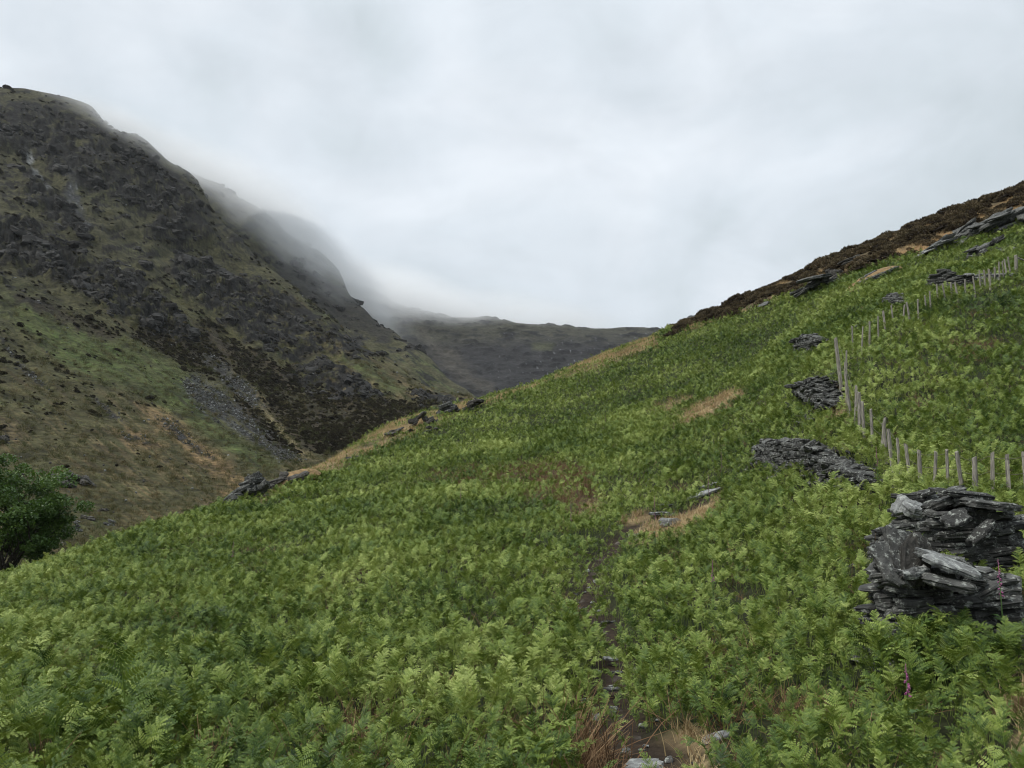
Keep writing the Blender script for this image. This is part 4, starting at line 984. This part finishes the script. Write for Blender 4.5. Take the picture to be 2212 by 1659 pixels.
# plan of the lower fence: straight run, then a run up to the corner post
def interp_d(px, knots): return float(np.interp(px, [k[0] for k in knots], [k[1] for k in knots]))
LOWD = [(1812, 31.5), (1834, 28.0), (1862, 25.8), (1896, 23.4), (1940, 21.0), (1983, 19.6), (2100, 18.2), (2330, 18.0)]
posts = []
for k, (px_, yt) in enumerate(LOW):
    hh = float(np.interp(px_, [1812, 1822, 1834, 1940, 1985, 2330], [1.8, 1.65, 1.5, 1.0, 0.82, 0.78])) * (rr_.uniform(0.88, 1.1) if k < len(LOW) - 6 else 1); d0 = interp_d(px_, LOWD)
    x_, y_, g_, zt = find_post(px_, yt, hh, d0 * 0.72, d0 * 1.1)
    posts.append((x_, y_, g_, zt, 0.085 if k == len(LOW) - 1 else rr_.uniform(0.038, 0.050), (rr_.normal(0, 0.06), rr_.normal(0, 0.06))))
    print('low', px_, round(math.hypot(x_, y_), 1), 'h', round(zt - g_, 2))
fence('weathered post and wire fence bending up to a tall corner post behind the stone wall', posts, 0.06, (0.92, 0.62))
UP = [(1838, 704), (1858, 706), (1875, 695), (1894, 684), (1911, 672), (1927, 659), (1946, 658), (1963, 652), (1980, 647), (1998, 637), (2008, 629), (2024, 613), (2040, 613), (2054, 610), (2067, 608), (2082, 603), (2103, 597), (2114, 583), (2125, 583), (2136, 581), (2147, 577), (2156, 567), (2165, 565), (2172, 559), (2180, 555), (2191, 551), (2240, 540), (2275, 525)]
UPD = [(1838, 37.0), (1900, 42), (1946, 45.5), (2008, 49), (2070, 52), (2147, 55), (2191, 56), (2275, 58)]
posts = []
for k, (px_, yt) in enumerate(UP):
    d0 = interp_d(px_, UPD); x_, y_, g_, zt = find_post(px_, yt, 1.28 + 0.15 * (px_ > 2150), d0 * 0.8, d0 * 1.12)
    posts.append((x_, y_, g_, zt, 0.10 if px_ == 2191 else rr_.uniform(0.040, 0.056), (rr_.normal(0, 0.05), rr_.normal(0, 0.06))))
    print('up', px_, round(math.hypot(x_, y_), 1), 'h', round(zt - g_, 2))
fe = fence('long straggling line of thin grey posts climbing across the bracken to the heather', posts, 0.06, (0.92,))
k = [u[0] for u in UP].index(2191); q = posts[k]; x0, y0, z0 = posts[0][:3]
V, Fs = tube([(q[0] - x0, q[1] - y0, q[3] - z0 - 0.1), (q[0] - x0 + 1.4, q[1] - y0 + 0.2, q[3] - z0 - 0.55)], [0.05, 0.05], 6); mb = MB(); mb.add(V, Fs); obj('brace', mb.mesh('brace', False), M_WOOD, fe)

# ------------------------------------------------------------------ foxgloves
def foxglove(label, px, py_top, d_, h, seed, faded=0.0):
    p = point(px, py_top, d_); g_ = gz(p.x, p.y); hh = max(0.6, min(1.8, p.z - g_))
    t = thing('foxglove', label, 'foxglove', (p.x, p.y, g_), 0, 'foxgloves in the bracken'); r = np.random.default_rng(seed)
    V, Fs = tube([(0, 0, 0), (0.01, 0, hh * 0.5), (0.02, 0.01, hh)], [0.010, 0.008, 0.003], 5); mb = MB(); mb.add(V, Fs); obj('stem', mb.mesh('stem'), M_STEM, t)
    mb = MB()
    for i in range(22):
        f = i / 21; z = hh * (0.62 + 0.36 * f); an = r.uniform(0, 6.28); L_ = 0.034 * (1 - 0.75 * f); w_ = 0.011 * (1 - 0.7 * f)
        dv = np.array([math.cos(an), math.sin(an), -0.55]); q0 = np.array([0.015, 0.005, z]); V, Fs = tube([q0, q0 + dv * L_ * 0.4, q0 + dv * L_], [w_ * 0.4, w_ * 0.8, w_ * 1.15], 6, False); mb.add(V, Fs)
    V, Fs = tube([(0.012, 0.003, hh * 0.6), (0.015, 0.005, hh * 0.8), (0.018, 0.008, hh * 0.99)], [0.005, 0.004, 0.002], 5); mb.add(V, Fs)
    obj('flower_spike', mb.mesh('flower_spike'), M_PINK, t)
    mb = MB()
    for i in range(9):
        an = r.uniform(0, 6.28); z = hh * r.uniform(0.02, 0.4); L_ = r.uniform(0.12, 0.22); u = np.array([math.cos(an), math.sin(an), 0.35]); s = np.array([-math.sin(an), math.cos(an), 0]) * L_ * 0.22; b_ = np.array([0, 0, z])
        mb = MB(); mb.add([b_, b_ + u * L_ * 0.5 - s, b_ + u * L_ - np.array([0, 0, 0.04]), b_ + u * L_ * 0.5 + s], [[0, 1, 2, 3]])
        obj('leaf', mb.mesh('leaf'), M_STEM, t)
foxglove('pink foxglove standing in the bracken below the tan crest strip, centre of the slope', 1307, 893, 62, 1.3, 1)
foxglove('magenta foxglove left of the long collapsed wall bank', 1555, 928, 31, 1.3, 2)
foxglove('pink foxglove left of the long collapsed wall bank and above the tan path bank', 1528, 1004, 27, 1.3, 3)
foxglove('pink foxglove on the path bend beside the long slate step', 1412, 1052, 24.5, 1.4, 4)
foxglove('pink foxglove at the lower end of the brown bracken gap', 1232, 1080, 26, 1.2, 5)
foxglove('faint pink foxglove beside the brown bracken gap on the slope', 995, 1040, 34, 1.2, 6)
foxglove('pink foxglove in the ferns near the left crest', 503, 1168, 29, 1.3, 7)
foxglove('dark pink foxglove in ferns right of the path', 1537, 1208, 16.5, 1.2, 8)
foxglove('pink foxglove half hidden in ferns below the nearest wall', 1953, 1432, 9.0, 1.1, 9)
foxglove('tall seeding foxglove right of the nearest wall end', 2153, 1205, 11.6, 1.4, 10)
foxglove('small pink foxglove between the fence and the long wall bank', 1891, 962, 22.0, 1.2, 11)

# ------------------------------------------------------------------ tree in the valley
def tree():
    base = point(18, 1240, 62); base.z -= 2.7
    t = thing('tree', 'single dark green bushy tree standing in the valley at the left edge', 'tree', base)
    r = np.random.default_rng(3); mb = MB(); tips = []
    def limb(p, dv, L_, rad, lev):
        q = [p]; dd = dv / np.linalg.norm(dv)
        for i in range(5):
            dd = dd + r.normal(0, 0.13, 3) + np.array([0, 0, 0.04]); dd /= np.linalg.norm(dd); q.append(q[-1] + dd * L_ / 5)
        V, Fs = tube(q, np.linspace(rad, rad * 0.5, 6), 6); mb.add(V, Fs)
        if lev >= 1: tips.extend(q[2:])
        if lev < 3:
            for i in range(4 if lev < 2 else 3):
                an = r.uniform(0, 6.28); sp = r.uniform(0.5, 1.1); nd_ = dd + sp * np.array([math.cos(an), math.sin(an), r.uniform(-0.25, 0.5)])
                limb(q[r.integers(2, 6)], nd_, L_ * r.uniform(0.55, 0.8), rad * 0.5, lev + 1)
    limb(np.array([0, 0, -0.4]), np.array([0.05, 0, 1.0]), 4.4, 0.24, 0)
    limb(np.array([0, 0, 2.4]), np.array([-0.6, 0.1, 1.0]), 3.0, 0.15, 0)
    limb(np.array([0, 0, 2.7]), np.array([0.7, -0.1, 0.9]), 2.6, 0.13, 0)
    obj('trunk', mb.mesh('trunk'), M_BARK, t)
    tips = np.array(tips); cen = tips.mean(0)
    # crown envelope: uneven dome
    V = []; tone = []
    cl = []
    for i in range(170):
        th = r.uniform(0, 6.28); ph = math.acos(r.uniform(-0.8, 1)); rr = r.uniform(0.45, 1.0)**0.5
        bump = 1 + 0.16 * math.sin(3 * th + 1) * math.sin(2 * ph) + r.normal(0, 0.07)
        cl.append(np.array([-0.5 + 4.1 * rr * bump * math.sin(ph) * math.cos(th), 4.0 * rr * bump * math.sin(ph) * math.sin(th), 6.1 + (3.9 if math.cos(ph) > 0 else 3.2) * rr * bump * math.cos(ph)]))
    for q in tips[r.permutation(len(tips))[:60]]:
        if abs(q[0]) < 3.6 and abs(q[1]) < 3.6: cl.append(q)
    for c in cl:
        m = r.integers(130, 230); sz = r.uniform(0.4, 0.75); tn = r.normal(0, 0.1)
        o_ = r.normal(0, 1, (m, 3)); o_ /= np.linalg.norm(o_, axis=1)[:, None]; o_ *= (r.uniform(0.2, 1, (m, 1))**0.5) * sz * np.array([1.15, 1.15, 0.75])
        for k in range(m):
            p = c + o_[k]; nrm = r.normal(0, 1, 3) + np.array([0, 0, 0.8]); nrm /= np.linalg.norm(nrm); u = np.cross(nrm, r.normal(0, 1, 3)); u /= np.linalg.norm(u); w_ = np.cross(nrm, u); s = r.uniform(0.07, 0.13)
            V += [p - u * s, p + w_ * s * 0.55, p + u * s, p - w_ * s * 0.55]; tone += [tn + r.normal(0, 0.05)] * 4
    V = np.array(V); obj('crown', new_mesh('crown', V, np.arange(len(V)).reshape(-1, 4), smooth=False, attrs={'tone': np.array(tone)}), M_TREE, t)
tree()

# ------------------------------------------------------------------ boulders and scree on the fell
G4 = 'rocks on the lower slope of the fell'
for lab, px, py, w_, h_, m, s, tl in [
    ('long dark rock rib slanting down the brown slope right of the tree', 160, 1045, 8.5, 2.6, M_DARKROCK, 1, -0.55), ('dark hollow rock just left of the long rock rib', 140, 1052, 4.0, 2.4, M_DARKROCK, 2, -0.3),
    ('narrow dark rock just beside the tree crown', 130, 1078, 3.0, 1.1, M_DARKROCK, 3, -0.2), ('wide dark low rock right of the tree crown', 186, 1122, 3.6, 1.1, M_DARKROCK, 4, -0.2),
    ('grey boulder lowest beside the tree crown', 164, 1146, 2.2, 1.5, M_SLATE, 5, -0.3), ('grey rock at the edge of the ferns right of the tree', 236, 1162, 2.2, 1.2, M_SLATE, 6, -0.3),
    ('small whitish stone below the tree crown at the fern edge', 139, 1178, 0.9, 0.7, M_PALE, 7, 0), ('dark rock above the tree crown', 40, 1030, 3.4, 1.5, M_DARKROCK, 8, -0.3),
    ('whitish flat stone between the dark rocks by the tree', 167, 1128, 1.0, 0.5, M_PALE, 9, -0.3), ('narrow pale and dark rock right of the wide low rock', 238, 1134, 2.4, 0.9, M_SLATE, 10, -0.5),
    ('dark rib of rock at the far left of the brown slope', 8, 960, 5.0, 3.0, M_DARKROCK, 11, -0.5), ('small dark rock high on the brown slope', 225, 1105, 2.2, 0.8, M_DARKROCK, 12, -0.5),
    ('lone pale stone in the middle of the grassy slope', 389, 1017, 1.4, 0.8, M_PALE, 13, 0)]:
    outcrop('boulder', lab, 'rock', px, py, 0, w_ * 0.85, h_ * 0.8, 9, tl, 40 + s, m, 0, G4, hitS(S1, px, py, 80, 400))
def rock_mesh(name, seed):
    mb = MB(); r = np.random.default_rng(seed)
    for i in range(2): slab(mb, r.normal(0, 0.12, 3), (1.0, 0.75, 0.5), tuple(r.normal(0, 0.4, 3)), r, 8, 0.15)
    return mb.mesh(name, False)
RK = [(rock_mesh(f'scree_{k}', 700 + k), (M_SLATE, M_SLATE, M_DARKROCK, M_PALE)[k]) for k in range(4)]
def fell_points(S, n, d0, d1, px0, px1, f):
    d_ = np.exp(RNG.uniform(math.log(d0), math.log(d1), n)); a_ = RNG.uniform(float(ray(px0, 900)[0]), float(ray(px1, 900)[0]), n); e_ = S(a_, d_)
    x, y, z = np.sin(a_) * d_, np.cos(a_) * d_, e_ * d_; px, py = project(x, y, z); k = RNG.uniform(0, 1, n) < f(px, py)
    return np.column_stack([x, y, z])[k], px[k], py[k]
def screef(px, py):
    w = 20 * fbm(px / 30, py / 20, 0 * px, 3); u = px * 0.8 + py * 0.6; v = -px * 0.6 + py * 0.8
    return soft(px, py, SCREE1[:2], w, 5) * sstep(-0.2, 0.15, fbm(u / 90, v / 9, 0 * px + 9, 4)) + 0.25 * soft(px, py, DARKSTRIP, 0 * w, 5)
def on_fell(S, weight, n):
    w_ = np.clip(weight, 0, None) * ((S.px > -60) & (S.px < 1130) & (S.py < 1260)); i = RNG.choice(len(w_), n, p=w_ / w_.sum()); return S.v[i] + RNG.normal(0, 0.4, (n, 3)), S.d[i], S.px[i], S.py[i]
Q1 = on_fell(S1, screef(S1.px, S1.py) * (S1.d > 150) + 1e-9, 5200)[0]; Q2 = on_fell(S1, (S1.d > 90) * (S1.d < 620) + 1e-9, 900)[0]
Q = np.concatenate([Q1, Q2]); n = len(Q); Q[:, 2] += 0.25
dd_ = np.hypot(Q[:, 0], Q[:, 1])
scatter('scree', Q, RNG.normal(0, 0.6, (n, 3)), RNG.uniform(0.2, 1.0, n) ** 2 * (0.2 + dd_ / 520), RNG.integers(0, 4, n), RK, 'grey scree stones in streaks down the fell side')
print('scree', n)
def crag_mesh(name, seed):
    mb = MB(); r = np.random.default_rng(seed)
    for i in range(4): slab(mb, r.normal(0, (0.28, 0.18, 0.12)), (r.uniform(0.6, 1.1), r.uniform(0.5, 0.8), r.uniform(0.25, 0.5)), tuple(r.normal(0, 0.22, 3)), r, 9, 0.16)
    return mb.mesh(name, False)
CRAG = [(crag_mesh(f'crag_{k}', 800 + k), M_CRAG) for k in range(8)]
SCRUB = [(HEA[k][0].copy(), M_SCRUB) for k in range(5)]
n = 3800
Q1, d1_, _, _ = on_fell(S1, (S1.rock > 0.45) * (0.25 + 0.75 * soft(S1.px, S1.py, ROCKS, 14 * fbm(S1.px / 34, S1.py / 22, 0 * S1.px + 4, 4), 8)) * sstep(0.0, 0.35, fbm(S1.px / 40, S1.py / 13, 0 * S1.px + 3, 4)) * (S1.d > 230) * sstep(22, 60, S1.py - np.interp(S1.px, CRX, CRY)) + 1e-9, n); Q2, d2_, _, _ = on_fell(S2, (S2.rock > 0.5) * 1.0 + 1e-9, 900)
Q = np.concatenate([Q1, Q2]); dd_ = np.concatenate([d1_, d2_]); n = len(Q)
Q[:, 2] -= 0.6; Q[:, 1] += 0.8
scatter('crag_rubble', Q, np.column_stack([RNG.normal(0.1, 0.25, n), RNG.normal(0.42, 0.22, n), RNG.normal(0.1, 0.5, n)]), np.clip(RNG.lognormal(-0.35, 0.6, n), 0.25, 3.0) * (0.6 + dd_ / 230), RNG.integers(0, 8, n), CRAG, 'broken dark rock standing out of the crags')
u_ = S1.px * 0.80 + S1.py * 0.60; v_ = -S1.px * 0.60 + S1.py * 0.80
he_ = soft(S1.px, S1.py, HEATHER1, 14 * fbm(S1.px / 34, S1.py / 22, 0 * S1.px + 4, 4), 10) + (0.10 + 0.4 * sstep(900, 740, S1.py + 0.1 * S1.px)) * sstep(0.12, 0.34, fbm(u_ / 90, v_ / 9, 0 * u_ + 9, 4)) + 0.4 * (S1.py < 900) * sstep(0.05, 0.3, fbm(S1.px / 38, S1.py / 8.5, 0 * u_ + 2, 4))
he_ *= (1 - 0.85 * soft(S1.px, S1.py, GREEN1 + SCREE1 + PALEGR + TAN1, 10 * fbm(S1.px / 34, S1.py / 22, 0 * S1.px + 4, 4), 8)) * (0.35 + 0.65 * sstep(980, 880, S1.py - 0.25 * S1.px))
Q, dd_, _, _ = on_fell(S1, he_ * (1 - 0.9 * S1.rock) * (S1.d > 110) + 1e-9, 13000); n = len(Q)
scatter('heather_scrub', Q, np.column_stack([RNG.normal(0, 0.3, n), RNG.normal(0.3, 0.25, n), RNG.normal(0, 0.8, n)]), np.clip(RNG.lognormal(-0.3, 0.5, n), 0.3, 2.2) * (0.25 + dd_ / 330), RNG.integers(0, 5, n), SCRUB, 'dark heather and scrub dotted over the fell side')
Q, dd_, _, _ = on_fell(S1, (1 - S1.rock) * sstep(-0.3, 0.3, fbm(u_ / 60, v_ / 12, 0 * u_ + 19, 3)) * sstep(620, 820, S1.py + 0.1 * S1.px) + 1e-9, 12000); n = len(Q)
TUSS = [(TUFT[k][0].copy(), M_TUSS) for k in range(5)]
scatter('fell_grass', Q, np.column_stack([RNG.normal(0, 0.3, n), RNG.normal(0.3, 0.25, n), RNG.uniform(0, 6.28, n)]), RNG.uniform(1.2, 3.0, n) * (0.5 + dd_ / 160), RNG.integers(0, 5, n), TUSS, 'rough grass tussocks on the fell side')

# ------------------------------------------------------------------ mist on the ridges
def mist(name, px, py, d_, size, dens, seed, rotz=0.0, tilt=0.0, label='low mist drifting over the ridge'):
    p = point(px, py, d_)
    m, nt, N, L = mat('mist_%d' % seed); out = N('ShaderNodeOutputMaterial'); pv = N('ShaderNodeVolumePrincipled'); pv.inputs['Color'].default_value = (0.99, 0.995, 1.0, 1); pv.inputs['Anisotropy'].default_value = 0.0
    tc = N('ShaderNodeTexCoord'); ln = N('ShaderNodeVectorMath', operation='LENGTH'); L(tc.outputs['Object'], ln.inputs[0])
    nz = N('ShaderNodeTexNoise', ins={'Scale': 1.7, 'Detail': 3.0, 'Roughness': 0.55}); ad = N('ShaderNodeVectorMath', operation='ADD'); ad.inputs[1].default_value = (seed * 3.7, seed * 1.3, 0); L(tc.outputs['Object'], ad.inputs[0]); L(ad.outputs[0], nz.inputs['Vector'])
    fall = N('ShaderNodeMapRange', interpolation_type='SMOOTHSTEP', ins={1: 1.0, 2: 0.25, 3: 0.0, 4: 1.0}); L(ln.outputs['Value'], fall.inputs[0])
    nn = N('ShaderNodeMapRange', ins={1: 0.36, 2: 0.66, 3: 0.12, 4: 1.6}); L(nz.outputs['Fac'], nn.inputs[0])
    mu = N('ShaderNodeMath', operation='MULTIPLY'); L(fall.outputs[0], mu.inputs[0]); L(nn.outputs[0], mu.inputs[1])
    m2 = N('ShaderNodeMath', operation='MULTIPLY', ins={1: dens}); L(mu.outputs[0], m2.inputs[0]); L(m2.outputs[0], pv.inputs['Density']); L(pv.outputs[0], out.inputs['Volume'])
    n_, k_ = 24, 14; V = []; Fs = []
    for i in range(k_ + 1):
        ph = math.pi * i / k_
        for j in range(n_): V.append((math.sin(ph) * math.cos(6.28318 * j / n_), math.sin(ph) * math.sin(6.28318 * j / n_), math.cos(ph)))
    for i in range(k_):
        for j in range(n_): Fs.append([i * n_ + j, (i + 1) * n_ + j, (i + 1) * n_ + (j + 1) % n_, i * n_ + (j + 1) % n_])
    mb = MB(); mb.add(V, Fs); o = obj(name, mb.mesh(name), m, None, p); o.scale = size; o.rotation_euler = (0, tilt, rotz); tag(o, label, None, None, 'stuff')
    return o
for k, (mx_, my_, d_, sz, dn, tl) in enumerate([(455, 400, 850, (130, 110, 48), 0.013, 20), (560, 470, 850, (120, 120, 52), 0.014, 33), (650, 535, 840, (110, 120, 46), 0.012, 38), (735, 615, 830, (100, 130, 42), 0.010, 40),
        (335, 325, 700, (95, 70, 26), 0.014, 28), (225, 272, 722, (90, 60, 22), 0.012, 22)]):
    mist('mist', mx_, my_, d_, sz, dn, k + 1, R(-15), R(tl), 'mist hugging the ridge behind the fell')
mist('mist', 860, 668, 1380, (230, 220, 75), 0.014, 11, R(-8), R(14), 'mist trailing over the head of the valley')
mist('mist', 1090, 700, 1420, (260, 200, 55), 0.010, 12, 0, R(4), 'faint mist along the headwall top')

# even thin haze in one closed box round everything
m, nt, N, L = mat('haze_air'); out = N('ShaderNodeOutputMaterial'); pv = N('ShaderNodeVolumePrincipled'); pv.inputs['Color'].default_value = (0.93, 0.96, 1.0, 1); pv.inputs['Density'].default_value = 0.00004; pv.inputs['Anisotropy'].default_value = 0.2
L(pv.outputs[0], out.inputs['Volume'])
x0, x1, y0, y1, z0, z1 = -6050, 6050, -3050, 9050, -77, 900
mb = MB(); mb.add([(x0, y0, z0), (x1, y0, z0), (x1, y1, z0), (x0, y1, z0), (x0, y0, z1), (x1, y0, z1), (x1, y1, z1), (x0, y1, z1)], [[3, 2, 1, 0], [4, 5, 6, 7], [0, 1, 5, 4], [1, 2, 6, 5], [2, 3, 7, 6], [3, 0, 4, 7]])
hz_ = obj('haze', mb.mesh('haze', False), m); tag(hz_, 'thin haze in the valley air', None, None, 'stuff')

# ------------------------------------------------------------------ sky, sun, camera
SUN_EL, SUN_AZ = R(52), R(-115)        # azimuth from +Y towards +X
w = bpy.data.worlds.new('World'); sc.world = w; w.use_nodes = True; nt = w.node_tree; nt.nodes.clear(); L = nt.links.new
N = lambda t, **kw: node(nt, t, **kw)
out = N('ShaderNodeOutputWorld'); sky = N('ShaderNodeTexSky', sky_type='NISHITA', sun_disc=False, sun_elevation=SUN_EL, sun_rotation=SUN_AZ)
b1 = N('ShaderNodeBackground', ins={'Strength': 0.10}); L(sky.outputs[0], b1.inputs[0])
tc = N('ShaderNodeTexCoord'); mp = N('ShaderNodeMapping'); mp.inputs['Scale'].default_value = (1.0, 1.0, 1.7); L(tc.outputs['Generated'], mp.inputs[0])
nz = N('ShaderNodeTexNoise', ins={'Scale': 2.6, 'Detail': 5.0, 'Roughness': 0.5, 'Distortion': 0.4}); L(mp.outputs[0], nz.inputs['Vector'])
cl = ramp(nt, [(0.30, (0.55, 0.62, 0.655)), (0.5, (0.70, 0.762, 0.82)), (0.66, (0.81, 0.86, 0.915))]); L(nz.outputs['Fac'], cl.inputs[0])
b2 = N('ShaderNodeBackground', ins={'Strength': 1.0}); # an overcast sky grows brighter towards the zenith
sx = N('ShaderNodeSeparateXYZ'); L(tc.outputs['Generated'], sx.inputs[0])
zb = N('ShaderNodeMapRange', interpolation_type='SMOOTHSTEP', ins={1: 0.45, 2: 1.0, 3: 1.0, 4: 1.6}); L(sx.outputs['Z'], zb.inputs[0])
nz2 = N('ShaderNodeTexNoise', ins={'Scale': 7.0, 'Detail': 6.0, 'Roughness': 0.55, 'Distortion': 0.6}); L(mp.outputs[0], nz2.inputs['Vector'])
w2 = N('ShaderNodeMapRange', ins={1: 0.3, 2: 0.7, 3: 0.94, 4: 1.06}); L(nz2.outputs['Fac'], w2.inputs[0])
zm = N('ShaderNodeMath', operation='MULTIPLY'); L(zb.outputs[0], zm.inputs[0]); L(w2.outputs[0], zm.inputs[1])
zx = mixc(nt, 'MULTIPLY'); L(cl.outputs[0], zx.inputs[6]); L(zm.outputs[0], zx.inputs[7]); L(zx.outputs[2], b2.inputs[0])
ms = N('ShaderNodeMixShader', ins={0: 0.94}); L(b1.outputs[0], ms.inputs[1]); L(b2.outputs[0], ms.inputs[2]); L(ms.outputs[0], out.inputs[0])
sl = bpy.data.lights.new('sun', 'SUN'); sl.energy = 2.7; sl.angle = R(22); sl.color = (1.0, 0.96, 0.90)
so = bpy.data.objects.new('sun', sl); C.objects.link(so)
sdir = Vector((math.sin(SUN_AZ) * math.cos(SUN_EL), math.cos(SUN_AZ) * math.cos(SUN_EL), math.sin(SUN_EL)))
so.rotation_euler = (-sdir).to_track_quat('-Z', 'Y').to_euler(); so.location = sdir * 50

cam = bpy.data.cameras.new('camera'); co = bpy.data.objects.new('camera', cam); C.objects.link(co)
cam.sensor_fit = 'HORIZONTAL'; cam.sensor_width = 36; cam.lens = 36 * F / 2212; cam.clip_start = 0.05; cam.clip_end = 20000
co.location = (0, 0, 0); co.rotation_euler = (math.pi / 2 + PITCH, 0, 0); sc.camera = co
vs = sc.view_settings; vs.view_transform = 'Standard'; vs.look = 'None'; vs.exposure = 0.12; vs.gamma = 1
cy = sc.cycles; cy.max_bounces = 6; cy.diffuse_bounces = 2; cy.glossy_bounces = 1; cy.transmission_bounces = 2; cy.transparent_max_bounces = 4; cy.volume_bounces = 4
cy.volume_step_rate = 1.0; cy.filter_width = 1.1; cy.use_denoising = True; cy.denoiser = 'OPENIMAGEDENOISE'; cy.denoising_prefilter = 'ACCURATE'; cy.denoising_input_passes = 'RGB_ALBEDO_NORMAL'
